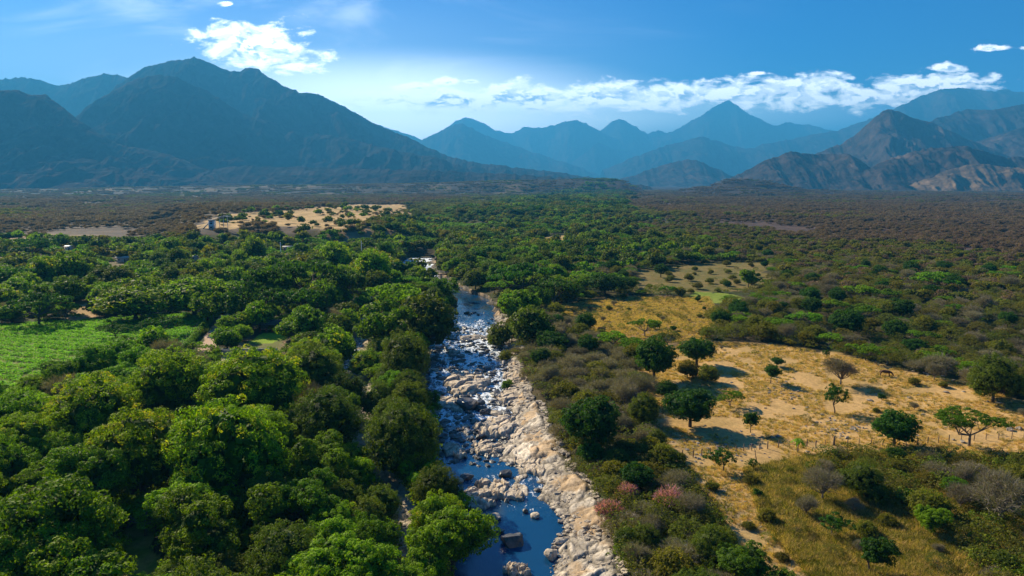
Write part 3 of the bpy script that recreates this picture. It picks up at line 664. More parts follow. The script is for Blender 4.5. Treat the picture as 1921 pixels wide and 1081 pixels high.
def make_protos():
    for v in range(4):                            # mango: dense dome of rounded leaf rosettes
        for lod in (0, 1):
            r = np.random.default_rng(100+v); w, h = 12., 10.
            L = dome_lobes(r, w, h, 6+v % 2); c = MB()
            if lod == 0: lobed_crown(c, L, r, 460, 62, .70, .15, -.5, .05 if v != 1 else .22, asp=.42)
            else: lobed_crown(c, L, r, 240, 16, .95, .38, -.4, .05, asp=.5)
            t = MB(); branches(t, .38, [(l[0]*.8, l[1]*.8, l[2]) for l in L[1:]], 2.2, r); reg('mango' if lod == 0 else 'mango_far', c, t, 'mango', 'bark', h, w)
    for v in range(4):                            # looser broadleaf tree with open gaps
        for lod in (0, 1):
            r = np.random.default_rng(200+v); w, h = 10., 9.
            L = [(r.normal()*w*.20, r.normal()*w*.20, h*r.uniform(.42, .84), w*r.uniform(.15, .24), w*r.uniform(.15, .24), h*r.uniform(.11, .18)) for _ in range(11)]; c = MB()
            if lod == 0: lobed_crown(c, L, r, 400, 58, .62, .15, -.8, asp=.5, core=.56)
            else: lobed_crown(c, L, r, 260, 12, .75, .40, -.8, asp=.5, core=.56)
            t = MB(); branches(t, .28, [l[:3] for l in L[:7]], 2.6, r); reg('broad' if lod == 0 else 'broad_far', c, t, 'broad', 'bark', h, w)
    for v in range(3):                            # riverside willow-like, fine leaves
        for lod in (0, 1):
            r = np.random.default_rng(300+v); w, h = 9., 8.5
            L = dome_lobes(r, w, h, 7, .36, .26); c = MB()
            if lod == 0: lobed_crown(c, L, r, 560, 42, .50, .135, -.7, core=.58, asp=.32, droop=.3)
            else: lobed_crown(c, L, r, 240, 12, .7, .36, -.5, asp=.4)
            t = MB(); branches(t, .25, [l[:3] for l in L[:6]], 1.8, r); reg('river' if lod == 0 else 'river_far', c, t, 'river', 'bark', h, w)
    for v in range(4):                            # umbrella-shaped acacia: flat layered plates of fine leaves
        for lod in (0, 1):
            r = np.random.default_rng(400+v); w, h = 11., 6.2; L = []
            for i in range(11):
                a = r.uniform(0, 6.28); q = w*.40*math.sqrt(r.random()); s = w*r.uniform(.11, .20)
                L.append((q*math.cos(a), q*math.sin(a), h*(.88-.30*(q/(w*.4))**2*r.uniform(.4, 1.3)), s, s*r.uniform(.8, 1.2), h*.065))
            c = MB()
            if lod == 0: lobed_crown(c, L, r, 460, 24, .42, .15, -.5, flat=.4, core=False, asp=.45)
            else: lobed_crown(c, L, r, 230, 12, .6, .30, -.4, flat=.4, core=False, asp=.5)
            t = MB(); branches(t, .22, [l[:3] for l in L[:8]], 2.0, r); reg('umbrella' if lod == 0 else 'umbrella_far', c, t, 'umbrella', 'greybark', h, w)
            if lod: reg('darkflat', c, t, 'dark', 'bark', h, w)
    for v in range(3):                            # small dark pasture tree, open, trunk in view
        r = np.random.default_rng(500+v); w, h = 5.5, 6.0
        L = [(r.normal()*w*.17, r.normal()*w*.17, h*r.uniform(.5, .86), w*r.uniform(.15, .25), w*r.uniform(.15, .25), h*r.uniform(.10, .17)) for _ in range(9)]
        c = MB(); lobed_crown(c, L, r, 190, 26, .34, .16, -.7, core=(.56 if v != 1 else 0), asp=.5)
        t = MB(); branches(t, .14, [l[:3] for l in L[:6]], 2.0, r, lean=(r.normal()*.25, r.normal()*.25)); reg('young', c, t, 'dark', 'bark', h, w)
    for v in range(3):                            # dark compact tree
        r = np.random.default_rng(550+v); w, h = 8., 7.
        L = dome_lobes(r, w, h, 6, .5, .20); c = MB(); lobed_crown(c, L, r, 380, 24, .45, .18, -.5, asp=.45)
        t = MB(); branches(t, .25, [l[:3] for l in L[:6]], 2.4, r); reg('dark', c, t, 'dark', 'bark', h, w)
    for v in range(3):                            # olive thorn bush
        r = np.random.default_rng(600+v); w, h = 6., 3.8
        L = dome_lobes(r, w, h, 6, .34, .22); c = MB(); lobed_crown(c, L, r, 260, 20, .42, .15, -.4, flat=.7, asp=.4)
        t = MB(); branches(t, .10, [l[:3] for l in L], .7, r); reg('olive', c, t, 'olive', 'greybark', h, w)
        r = np.random.default_rng(620+v); c = MB(); L = dome_lobes(r, w, h, 7, .36, .20)
        lobed_crown(c, L, r, 230, 18, .48, .14, -.4, flat=.6, core=False, asp=.35)
        t = MB(); branches(t, .10, [l[:3] for l in L], .7, r); reg('scrub', c, t, 'scrub', 'greybark', h, w)
    def twigs(c, L, r, n, ln, wd, per, tipf=.10):
        A_ = np.array(L); idx = r.integers(0, len(L), n); d = sphere_pts(n, r, -.3)[:n]; idx = idx[:len(d)]
        o = A_[idx][:, :3]; e = o+d*A_[idx][:, 3:6]
        for q in range(per):
            k = r.uniform(.35, 1.05, (len(d), 1)); p = o+(e-o)*k; dirv = unit(d+r.normal(size=d.shape)*.55+np.array([0, 0, .25]))
            l_ = ln*r.uniform(.5, 1.3, (len(d), 1)); a = p; b = p+dirv*l_; s = unit(np.cross(dirv, r.normal(size=dirv.shape)))*wd*r.uniform(.6, 1.4, (len(d), 1))
            V = np.stack([a-s, a+s, b], 1).reshape(-1, 3); c.add(V, np.arange(len(V)).reshape(-1, 3), np.repeat(np.where(r.random(len(d)) < tipf, .97, .8*r.random(len(d))), 3))
    for v in range(3):                            # leafless grey tree and dry shrub
        r = np.random.default_rng(700+v); w, h = 7., 6.5
        L = dome_lobes(r, w, h, 7, .5, .2); c = MB(); twigs(c, L, r, 1300, .8, .022, 5)
        t = MB(); branches(t, .17, [l[:3] for l in L]+[(l[0]*1.5, l[1]*1.5, l[2]+.6) for l in L], 1.6, r); reg('bare', c, t, 'twig', 'greybark', h, w)
        r = np.random.default_rng(720+v); w, h = 6.5, 3.8
        L = dome_lobes(r, w, h, 7, .36, .24); c = MB(); twigs(c, L, r, 1300, .60, .026, 5)
        if v != 1: lobed_crown(c, L, r, 50, 8, .4, .12, 0, core=False)
        t = MB(); branches(t, .09, [l[:3] for l in L], .5, r); reg('dry', c, t, 'twig', 'greybark', h, w)
    for v in range(2):                            # pink-flowering shrub
        r = np.random.default_rng(760+v); w, h = 6., 5.
        L = dome_lobes(r, w, h, 6, .4, .22); c = MB(); twigs(c, L, r, 1300, .6, .05, 4, .5); t = MB(); branches(t, .12, [l[:3] for l in L], .9, r); reg('pink', c, t, 'pink', 'greybark', h, w)
    r = np.random.default_rng(780); c = MB()      # young palm / banana like plant
    for i in range(15):
        a = i*2.4; el = r.uniform(.5, 1.2); pts = []
        for q in range(6):
            s = q/5*2.3; pts.append((math.cos(a)*s*math.cos(el), math.sin(a)*s*math.cos(el), 2.6+s*math.sin(el)-.42*s*s))
        pts = np.array(pts); sd = np.array([-math.sin(a), math.cos(a), 0])
        wd = np.array([.05, .22, .30, .28, .2, .02])[:, None]; V = np.concatenate([pts-sd*wd, pts+sd*wd])
        c.add(V, [(q, q+1, q+7, q+6) for q in range(5)], .4+.5*r.random())
    t = MB(); t.tube([(0, 0, -.3), (.05, 0, 1.3), (0, 0, 2.6)], [.16, .12, .10], 7); reg('palm', c, t, 'umbrella', 'greybark', 4.6, 4.2)
make_protos()

CAT = dict(darkflat='umbrella tree', mango='mango tree', broad='broadleaf tree', river='riverside tree', umbrella='umbrella tree', dark='dark tree', young='young tree', olive='thorn bush',
           scrub='scrub bush', bare='bare tree', dry='dry shrub', pink='flowering shrub', palm='palm')
LOOK = dict(darkflat='dark flat-topped spreading tree', mango='dense domed mango tree', broad='loose leafy green tree', river='fine-leaved olive green tree', umbrella='flat-topped feathery tree', dark='compact dark green tree', young='small dark open tree', olive='olive yellow thorn bush',
            scrub='dull green scrub bush', bare='leafless grey tree', dry='grey-brown dry shrub', pink='shrub with pink blossom', palm='young palm with arching fronds')
NAME = dict(darkflat='spreading_tree', mango='mango_tree', broad='broadleaf_tree', river='riverside_tree', umbrella='umbrella_tree', dark='dark_tree', young='young_tree', olive='thorn_bush', scrub='scrub_bush', bare='bare_tree', dry='dry_shrub', pink='flowering_shrub', palm='young_palm')
GROUPN = dict(darkflat='dark spreading trees', mango='mango trees of the left wood', broad='leafy trees along the valley', river='fine-leaved trees by the river', umbrella='flat-topped trees', dark='dark compact trees', young='small trees on the pasture', olive='olive thorn bushes',
              scrub='green scrub bushes', bare='leafless trees', dry='dry shrubs of the right bank', pink='pink-flowering shrubs', palm='young palms')
TREES = []       # (x, y, radius, kind, width, specific label)
def add_tree(kind, x, y, w, label=None, hs=1.): TREES.append([x, y, w*.5, kind, w, label, hs])
def spot(cx, cy, wpx, kind, hs=1.):
    """place of the tree whose crown is seen centred at (cx, cy)"""
    w0, h0 = PROTO[kind][0][3], PROTO[kind][0][2]; d = pix_dir(cx, cy); w = 8.
    for k in range(7):
        lift = .58*h0/w0*w*hs; x, y = G(cx, cy, lift); dist = math.sqrt(x*x+y*y+(CAMZ-lift)**2); w = wpx/F*dist
    return x, y, w
def T(kind, cx, cy, wpx, label=None, hs=1.):
    x, y, w = spot(cx, cy, wpx, kind, hs); add_tree(kind, x, y, w, label, hs)

# ------------------------------------------------------------------ the trees one can point to
# left: foreground wood
T('mango', 425, 832, 196, 'largest bright mango tree with yellow tips in the foreground left wood', 1.15)
T('mango', 262, 838, 178, 'broad deep green mango tree directly left of the largest bright mango tree', 1.05)
T('mango', 475, 716, 178, 'bright mango tree behind the largest one, just below the small walled yard')
T('mango', 325, 712, 160, 'dark domed mango tree in front of the hedge and dirt road')
T('mango', 120, 838, 84, 'small round bright tree alone between the big crowns at far left')
T('mango', 170, 760, 150, 'shadowy broad mango tree between the green field and the foreground crowns')
T('mango', 40, 775, 110, 'mango tree with a lit left shoulder at the left photo edge')
T('broad', 168, 905, 140, 'pale-tipped leafy tree below the small round bright tree')
T('broad', 85, 985, 220, 'yellow-green tree filling the lower left of the photo')
T('broad', 105, 1065, 190, 'grey-green tree at the bottom left corner')
T('broad', 395, 985, 160, 'fresh dark green tree at the foot of the largest bright mango')
T('umbrella', 270, 965, 110, 'forked tree with bare stems standing over the yellow grass gap')
T('river', 530, 1040, 150, 'olive green feathery tree by the bottom edge, left of centre')
T('broad', 575, 945, 120, 'small-crowned green tree above the olive feathery tree')
T('river', 500, 930, 110, 'olive-topped dark tree between the big mango and the stream gap')
T('river', 610, 775, 130, 'dull dark green tree right of the bright mango crowns')
T('river', 590, 690, 120, 'grey-olive tree right of the walled yard')
T('broad', 640, 1060, 150, 'leafy tree at the bottom edge left of the sand patch')
T('broad', 600, 860, 110, 'dark tree in shadow left of the dry stream gap')
# island between the side channel and the river
T('river', 752, 800, 160, 'big dark green tree on the island beside the rapids')
T('river', 760, 662, 115, 'round olive green tree on the island at the left edge of the rapids', 1.1)
T('mango', 690, 660, 70, 'small lit tree at the upper end of the glittering side channel')
T('broad', 720, 610, 100, 'shaggy tree on the island above the round olive green tree')
T('umbrella', 735, 560, 130, 'wide flat bright green tree on the island below the footbridge')
T('river', 800, 575, 120, 'dark spreading tree overhanging the river bend')
T('broad', 848, 975, 128, 'bright yellow-green tree leaning over the blue pool at the bottom', 1.25)
T('broad', 790, 890, 74, 'light green bush-like tree on the left bank below the rapids')
T('river', 712, 925, 80, 'thin olive tree above the sand patch')
T('broad', 795, 1055, 110, 'pale leafy tree at the bottom edge by the blue pool')
T('broad', 690, 1062, 80, 'low leafy tree at the bottom edge below the sand patch')
T('river', 725, 705, 60, 'small dark tree in the narrow side channel')
T('broad', 800, 730, 60, 'low green tree at the left edge of the big pale slabs', .8)
# village side
T('mango', 252, 565, 116, 'dark mango tree with yellow crown, left one of the pair behind the green field', .60)
T('mango', 362, 552, 118, 'big dark dome with lit rim, beside the parked truck and road', .66)
T('mango', 473, 465, 50, 'lone rounded dark tree standing above the village wood', 1.2)
T('mango', 632, 480, 66, 'yellow-topped domed tree left of the far river stretch', 1.1)
T('mango', 702, 497, 70, 'flat lit dome directly left of the footbridge', 1.2)
T('mango', 600, 552, 72, 'dome with a yellow rim in the middle of the left wood')
T('darkflat', 500, 535, 125, 'wide dark flat-topped tree just right of the dirt road', 1.2)
T('darkflat', 575, 520, 130, 'wide dark spreading tree right of the one by the road', 1.2)
T('darkflat', 480, 560, 110, 'dark layered tree above the row of bright garden trees', 1.2)
T('darkflat', 555, 570, 100, 'dark layered tree at the right end of the garden', 1.2)
T('mango', 455, 602, 44, 'bright garden tree at the right edge of the dirt road')
T('mango', 428, 607, 40, 'small bright garden bush touching the dirt road')
T('mango', 425, 632, 50, 'round garden tree nearest the lower end of the dirt road')
T('mango', 452, 622, 36, 'small round garden tree between two brighter ones')
T('mango', 485, 588, 62, 'bright clipped tree in the middle of the garden row')
T('mango', 510, 580, 34, 'blue-green rounded tree at the right end of the garden row')
T('broad', 450, 575, 40, 'low greyish bush beside the truck')
T('mango', 548, 612, 52, 'bright tree right of the lawn')
T('mango', 570, 595, 60, 'blue-green tree behind the lawn')
T('darkflat', 300, 610, 68, 'dark low flat tree before the field at left of the hedge', .9)
T('darkflat', 215, 618, 50, 'small dark flat tree on the field edge', .9)
T('mango', 130, 500, 66, 'light green dome in the village left of centre')
T('mango', 80, 508, 52, 'dark dome in the village near the left edge', 1.2)
T('mango', 250, 470, 36, 'dark round tree behind the long pale village roof')
T('mango', 320, 462, 36, 'dark tree at the back edge of the village', 1.2)
T('darkflat', 60, 462, 60, 'wide dark tree at the far left edge of the village')
T('palm', 292, 525, 22, 'pale young palm in the sandy village yard')
T('darkflat', 30, 520, 80, 'dark layered tree by the left edge above the field')
T('darkflat', 70, 575, 90, 'dark bushy tree at the far left end of the field')
T('olive', 185, 575, 44, 'yellow-green bush beside the bare dirt gap')
T('broad', 400, 668, 24, 'slim tree at the lower end of the hedge', 1.5)
T('broad', 440, 690, 20, 'tiny tree in the pale yard')
# right bank
T('river', 938, 604, 56, 'dark olive bush hanging over the river at the top of the rapids')
T('river', 1000, 602, 84, 'olive tree with yellow top right of the upper rapids')
T('dark', 1035, 638, 66, 'bright dark-leaved low tree right of the rapids', .7)
T('olive', 950, 645, 36, 'light green bush at the right edge of the rapids')
T('broad', 950, 695, 24, 'single small bush on the pale rocks of the right bank')
T('dark', 1112, 790, 118, 'big dark flat-crowned tree among grey shrubs on the right bank', .95)
T('dark', 1228, 668, 88, 'tall dark tree at the left corner of the tan pasture', 1.1)
T('dark', 1308, 655, 76, 'wide dark tree second from the left on the pasture edge', .8)
T('dark', 1296, 762, 96, 'dark domed tree on the left side of the pasture', .8)
T('dark', 1250, 728, 50, 'dark bush left of the domed pasture tree', .8)
T('umbrella', 1210, 612, 60, 'bright feathery tree left of the brown clearing')
T('umbrella', 1150, 635, 60, 'layered green tree right of the grey shrubs')
T('dark', 1100, 602, 42, 'dark tree at the lower left of the brown clearing')
T('dark', 1135, 530, 70, 'dark grove tree in the row at the edge of the clearing', .7)
T('dark', 1172, 532, 46, 'last dark grove tree at the right end of the row', .75)
T('mango', 1085, 528, 66, 'lit grove tree left of the dark one near the clearing', .62)
T('darkflat', 980, 520, 110, 'large dark spreading tree above the river bend', 1.1)
T('darkflat', 1040, 545, 100, 'dark spreading tree behind the vine-covered tree')
T('broad', 1024, 558, 26, 'vine-covered narrow tree near the river bend', 2.0)
T('dark', 1590, 602, 62, 'largest dark tree in the scrub behind the pasture')
T('dark', 1680, 618, 40, 'dark tree right of the largest one in the scrub', 1.1)
T('dark', 1387, 585, 42, 'dark tree behind the yellow-green crop patch')
T('umbrella', 1446, 565, 34, 'lit little flat tree behind the pasture crest')
T('umbrella', 1615, 546, 50, 'bright flat tree left of a pair in the right scrub')
T('umbrella', 1660, 552, 44, 'bright flat tree right of a pair in the right scrub')
T('umbrella', 1755, 525, 64, 'bright flat tree in the upper right scrub')
T('umbrella', 1510, 600, 60, 'pale green flat tree left of the largest dark scrub tree')
T('broad', 1405, 520, 36, 'small round tree at the edge of the olive clearing')
T('dark', 1240, 505, 30, 'olive-dark tree in the olive clearing')
# pasture
T('young', 1447, 698, 32, 'small green tree above the middle of the pasture')
T('young', 1569, 744, 44, 'single young tree in the centre of the pasture', 1.1)
T('bare', 1579, 692, 56, 'leafless pale tree on the pasture behind the young tree', .95)
T('young', 1457, 678, 28, 'tiny green bush just above the small green pasture tree', .6)
T('olive', 1715, 714, 20, 'little round bush on the upper pasture near the cow')
T('bare', 1754, 694, 32, 'thin leafless tree on the upper right pasture')
T('river', 1868, 700, 84, 'wide grey-green tree with a forked trunk at the right pasture edge', 1.0)
T('dark', 1680, 798, 72, 'dark leafy tree with several stems on the right pasture', .95)
T('umbrella', 1822, 795, 98, 'bright flat-topped tree with a single stem on the lower right pasture', 1.15)
T('young', 1409, 788, 30, 'narrow dark sapling left of the rock heap', 1.2)
T('young', 1358, 858, 52, 'small bright round tree at the bottom left of the pasture', .75)
T('palm', 1498, 826, 34, 'spiky grey-green small tree by the fence posts')
T('olive', 1328, 698, 44, 'yellowish tree on the left part of the pasture', 1.2)
T('olive', 1290, 690, 44, 'yellowish tree left of its twin on the pasture edge', 1.2)
T('umbrella', 1370, 745, 50, 'thin pale green tree on the left pasture', 1.1)
T('young', 1725, 722, 1, None) if False else None
T('young', 1655, 745, 14, 'tiny bright sapling on the bare pasture slope')
T('young', 1562, 982, 52, 'dark small tree on the lower grass slope, upper one of two', .75)
T('young', 1634, 1035, 68, 'dark round tree at the bottom edge of the grass slope', .85)
T('broad', 1748, 972, 58, 'fresh green tree in the lower right scrub', .9)
T('bare', 1545, 902, 66, 'leafless bush above the dark small tree on the lower slope')
T('bare', 1880, 925, 92, 'large leafless tree in the lower right corner scrub')
T('river', 1620, 895, 72, 'loose olive tree in the scrub below the pasture fence')
T('pink', 1150, 940, 60, 'shrub with pink blossom on the lower right bank, lower of two')
T('pink', 1175, 915, 50, 'shrub with pink blossom on the lower right bank, upper of two')
T('pink', 1255, 930, 60, 'dusty pink flowering shrub right of the other two')
T('dark', 1195, 890, 66, 'bright green tree beside the pink-flowering shrubs', .9)
T('broad', 1405, 1060, 110, 'yellow-green tree at the bottom edge right of the river', .7)
T('olive', 1060, 730, 60, 'yellowish bush in the grey shrubs of the right bank')
NAMED = len(TREES)

HOUSES = [(131, 470, 16, 'white', 'small white-roofed house at the back of the village, below the twin dark trees'), (107, 476, 12, 'blue', 'small pale blue-roofed house left of the white-roofed one'), (38, 476, 13, 'white', 'white-walled hut near the left edge of the village'),
          (204, 480, 13, 'pale', 'pale-roofed house in the middle of the village'), (236, 492, 30, 'pale', 'long pale-roofed building in the village'), (541, 471, 19, 'pale', 'pale-roofed house in the trees right of the lone dome'), (558, 466, 8, 'white', 'tiny white hut right of the pale-roofed house'),
          (364, 490, 14, 'pale', 'low grey-roofed house on the right side of the village'), (506, 496, 9, 'tan', 'small tan hut among the dense trees'), (45, 500, 24, 'blue', 'ruined-looking long shed with patchy roof near the left edge'), (180, 529, 12, 'tan', 'small hut at the edge of the sandy village yard'),
          (915, 412, 9, 'white', 'lone white hut far up the valley beside the river belt'), (1262, 402, 6, 'tan', 'small far hut on the green belt')]
KEEP_H = [[(a-w*.62, b-w*.45-3), (a+w*.62, b-w*.45-3), (a+w*.62, b+3), (a-w*.62, b+3)] for a, b, w, *_ in HOUSES]
NOGO_H = [[(a-w*.8, b-6), (a+w*.8, b-6), (a+w*.9, b+26), (a-w*.9, b+26)] for a, b, w, *_ in HOUSES]+[[(372, 428), (372, 404), (430, 404), (430, 446), (372, 446)]]
# ------------------------------------------------------------------ filling the woods between them
KEEP = [[(872, 572), (915, 572), (935, 600), (945, 650), (985, 700), (1030, 780), (1060, 860), (1110, 940), (1150, 1000), (1165, 1090), (872, 1090), (885, 1000), (885, 960), (855, 900), (828, 800), (806, 740), (806, 690), (815, 630), (842, 600)],
        [(372, 652), (408, 592), (420, 562), (436, 562), (432, 590), (415, 630), (404, 656)], [(-10, 612), (180, 603), (200, 622), (140, 668), (90, 696), (-10, 706)], [(322, 650), (345, 596), (410, 590), (376, 655)],
        [(468, 624), (540, 620), (540, 660), (515, 690), (415, 692), (415, 668), (468, 650)], [(652, 640), (690, 640), (690, 715), (640, 715)], [(668, 735), (684, 735), (688, 812), (670, 812)], [(738, 1010), (732, 968), (760, 955), (785, 985), (780, 1030)],
        [(745, 487), (812, 487), (852, 515), (745, 515)], [(228, 1081), (235, 1010), (265, 995), (300, 1050), (300, 1081)], [(1180, 520), (1310, 492), (1430, 494), (1430, 532), (1330, 545)], [(1060, 575), (1180, 560), (1320, 560), (1320, 600), (1150, 600)],
        [(215, 524), (308, 522), (308, 540), (220, 540)], [(148, 568), (182, 566), (182, 592), (148, 590)], [(-10, 915), (20, 905), (35, 930), (15, 955), (-10, 955)],
        [(1235, 745), (1260, 690), (1300, 668), (1450, 652), (1560, 668), (1700, 700), (1921, 765), (1921, 852), (1700, 836), (1600, 835), (1500, 850), (1430, 905), (1400, 950), (1470, 1010), (1600, 1085), (1440, 1085), (1350, 965), (1270, 860)],
        [(395, 405), (440, 400), (620, 388), (745, 392), (700, 412), (440, 424), (385, 428)], [(1262, 548), (1360, 552), (1350, 566), (1270, 560)]]
NOGO = [PASTURE, STRAW, TRACK, FIELD, ROAD, LAWN, PLOT, YARD, CLEAR, CLEAR2, MILPA, DIRT1, DIRT2, SANDY, YARD2, TERRACE, CLEARPATCH, CLEARPATCH2]
KEEP += KEEP_H+[[(480, 598), (530, 598), (530, 622), (480, 622)], [(295, 586), (378, 580), (378, 588), (295, 595)]]; NOGO += NOGO_H
ar = np.array
rngf = np.random.default_rng(11)
cell = {}
def near(x, y, r):
    k = 12.; i0, j0 = int(x//k), int(y//k)
    for i in (i0-1, i0, i0+1):
        for j in (j0-1, j0, j0+1):
            for (a, b, q) in cell.get((i, j), ()):
                if (a-x)**2+(b-y)**2 < (q+r)**2: return True
    return False
def put(x, y, r): cell.setdefault((int(x//12.), int(y//12.)), []).append((x, y, r))
for t in TREES: put(t[0], t[1], t[2]*.72)
def choose(tab):
    v = rngf.random()*sum(tab.values())
    for k, w in tab.items():
        v -= w
        if v <= 0: return k
    return k
def zone_kind(px, py, x, y, xl, xr, xb, sl, sr):
    """which plants grow at this place -> (table, min width, max width, packing) or None"""
    if y < 430 and xl-1.0 < x < xb+1.2: return None
    if 60 < y < row_y(575, WL) and sl-.8 < x < sr+.8: return None
    if x < xl:
        if y < row_y(575, WL) and x > sr: return dict(river=.5, broad=.28, mango=.12, umbrella=.1), 5.5, 9, .62
        if py > 560: return dict(mango=.36, broad=.30, river=.12, umbrella=.17, bare=.05), 5., 13.5, .66
        if px < 560 and py < 520: return dict(mango=.30, broad=.22, river=.12, umbrella=.18, olive=.18), 6, 12, .80
        return dict(mango=.30, broad=.2, river=.2, umbrella=.3), 7, 13, .64
    edge = np.interp(py, [400, 540, 600, 700, 760, 850, 950, 1081, 1400], [1100, 1060, 1130, 1190, 1235, 1290, 1370, 1450, 1650])
    if px < edge:
        if py < 600: return dict(river=.28, broad=.26, umbrella=.24, mango=.12, olive=.10), 6, 11, .62
        if 620 < py < 840 and px > xb*0+960: return dict(dry=.62, bare=.12, scrub=.08, olive=.12, dark=.03, river=.03), 3.8, 7.2, .56
        return dict(dry=.40, scrub=.20, olive=.16, river=.09, bare=.10, dark=.05), 3.6, 7.0, .58
    if py > 840 and px > 1390: return dict(scrub=.42, olive=.20, river=.08, umbrella=.10, dry=.08, bare=.08, dark=.04), 3.0, 6.5, .84
    if py > 480: return dict(scrub=.42, dry=.22, olive=.13, umbrella=.14, dark=.05, bare=.04), 4.5, 8.5, .64
    return dict(scrub=.3, olive=.25, umbrella=.2, dry=.15, river=.1), 5, 9, .7
REST = {}        # plants past the individually placed ones
tries = 26000
lr = np.exp(rngf.uniform(math.log(52), math.log(430), tries)); az = rngf.uniform(-.80, .80, tries)
order = np.argsort(lr); XX = np.sin(az)*lr; YY = np.cos(az)*lr
HH = base_h(XX, YY); PX, PY = P(XX, YY, HH); xl_, xr_, xb_ = river(YY); sl_, sr_ = side(YY)
bad = np.zeros(tries, bool)
for z in NOGO: bad |= pip(PX, PY, z)
for i in rngf.permutation(tries):
    if bad[i]: continue
    x, y = float(XX[i]), float(YY[i])
    zk = zone_kind(PX[i], PY[i], x, y, xl_[i], xr_[i], xb_[i], sl_[i], sr_[i])
    if zk is None: continue
    tab, w0, w1, pk = zk; kind = choose(tab); w = rngf.uniform(w0, w1); r = w*.5
    if kind in ('dark', 'olive', 'scrub', 'dry', 'bare'): w = min(w, 7.5); r = w*.5
    if near(x, y, r*pk): continue
    if y < 430 and (x > xl_[i]-r*.55 and x < xb_[i]+r*(.5 if y < 200 else .05)): continue
    ht = PROTO[kind][0][2]/PROTO[kind][0][3]*w; z = HH[i]
    qx, qy = P(ar([x, x, x-r*.75, x+r*.75]), ar([y]*4), ar([z+ht*.95, z+ht*.5, z+ht*.6, z+ht*.6]))
    if any(pip(qx, qy, k).any() for k in KEEP): continue
    if -120 < PX[i] < 2050 and qy[0] < 1120: add_tree(kind, x, y, w)
    else: continue
    put(x, y, r*pk)
# scattered small growth on the open ground
for (poly, n, tab, w0, w1) in [(PASTURE, 26, dict(scrub=.4, young=.2, olive=.25, bare=.15), 1.0, 2.4), (CLEAR, 60, dict(scrub=.6, dark=.15, bare=.1, olive=.15), 1.2, 3.4), (CLEAR2, 40, dict(olive=.5, scrub=.4, dark=.1), 1.5, 5.2), (TRACK, 8, dict(scrub=1.), .8, 1.5), (STRAW, 22, dict(scrub=.5, olive=.3, bare=.2), 1.5, 4.)]:
    a = np.array(poly); c = 0
    for _ in range(n*20):
        px, py = rngf.uniform(a[:, 0].min(), min(a[:, 0].max(), 1950)), rngf.uniform(a[:, 1].min(), min(a[:, 1].max(), 1081))
        if not pip(np.array([px]), np.array([py]), poly)[0]: continue
        x, y = G(px, py); w = rngf.uniform(w0, w1)
        if near(x, y, w*.6+.8): continue
        add_tree(choose(tab), x, y, w); put(x, y, w*.5); c += 1
        if c >= n: break

# ------------------------------------------------------------------ objects for the trees; past 300 of a kind they become one mass per kind
LAND = [('largest bright mango tree', 425, 832), ('small round bright tree', 120, 838), ('green crop field', 90, 655), ('dirt road', 405, 620), ('walled yard', 465, 668), ('footbridge', 790, 512), ('sparkling side channel', 668, 690),
        ('olive round island tree', 760, 662), ('big dark island tree', 752, 800), ('yellow-green pool tree', 848, 975), ('sand patch', 755, 990), ('bottom left corner', 10, 1070), ('fork-stemmed tree', 270, 965), ('parked truck', 421, 583), ('long pale roof', 235, 489),
        ('lone village dome', 473, 465), ('pink shrubs', 1165, 930), ('flat-crowned bank tree', 1112, 790), ('brown clearing', 1190, 590), ('olive clearing', 1320, 520), ('rock heap', 1570, 800), ('brown cow', 1661, 702), ('fork-trunked edge tree', 1868, 700),
        ('bright umbrella tree', 1822, 795), ('pasture corner tree', 1228, 668), ('largest scrub tree', 1590, 602), ('leafless lower bush', 1545, 902), ('leafless corner tree', 1880, 925), ('top rapids', 900, 590), ('river bend', 862, 555), ('pool boulder', 960, 1020),
        ('bright scrub pair', 1640, 550), ('bright upper scrub tree', 1755, 525), ('big pale slabs', 930, 735), ('bottom of the track', 1500, 1060), ('sandy village yard', 260, 530), ('bright round pasture tree', 1358, 858), ('field mango pair', 305, 560),
        ('dark layered trees', 530, 545), ('left village edge', 20, 500), ('bottom olive tree', 530, 1045), ('grove row', 1120, 528), ('white hillside tower', 400, 420), ('dark twin-domed hill', 1540, 350), ('yellow-green crop patch', 1320, 558), ('fence posts', 1525, 836),
        ('upper right corner scrub', 1880, 600), ('left photo edge', 0, 830), ('far river stretch', 790, 478), ('right photo edge', 1915, 830), ('bottom right corner', 1915, 1075)]
ORD = ['nearest', 'second', 'third', 'fourth', 'fifth', 'sixth', 'seventh', 'eighth', 'ninth', 'tenth', 'eleventh', 'twelfth', 'thirteenth', 'fourteenth', 'fifteenth', 'sixteenth', 'seventeenth', 'eighteenth', 'nineteenth', 'twentieth', 'twenty-first', 'twenty-second', 'twenty-third', 'twenty-fourth', 'twenty-fifth', 'twenty-sixth']
DIRS = ['right of', 'below and right of', 'below', 'below and left of', 'left of', 'above and left of', 'above', 'above and right of']
def rel_labels(items):
    """items: (key, look, px, py) -> {key: words telling where it stands among its like}"""
    gr = {}
    for key, look, px, py in items:
        ds = [((px-a)**2+((py-b)*1.4)**2, n) for n, (w_, a, b) in enumerate(LAND)]; d, n = min(ds)
        k = int(round(math.atan2(py-LAND[n][2], px-LAND[n][1])/(math.pi/4))) % 8
        gr.setdefault((look, n, k), []).append((d, key))
    out = {}
    for (look, n, k), v in gr.items():
        v.sort()
        for q, (d, key) in enumerate(v):
            o_ = ORD[q] if q < len(ORD) else 'far'
            out[key] = '%s, %s one %s the %s' % (look, o_ if len(v) > 1 else 'only', DIRS[k], LAND[n][0])
    return out
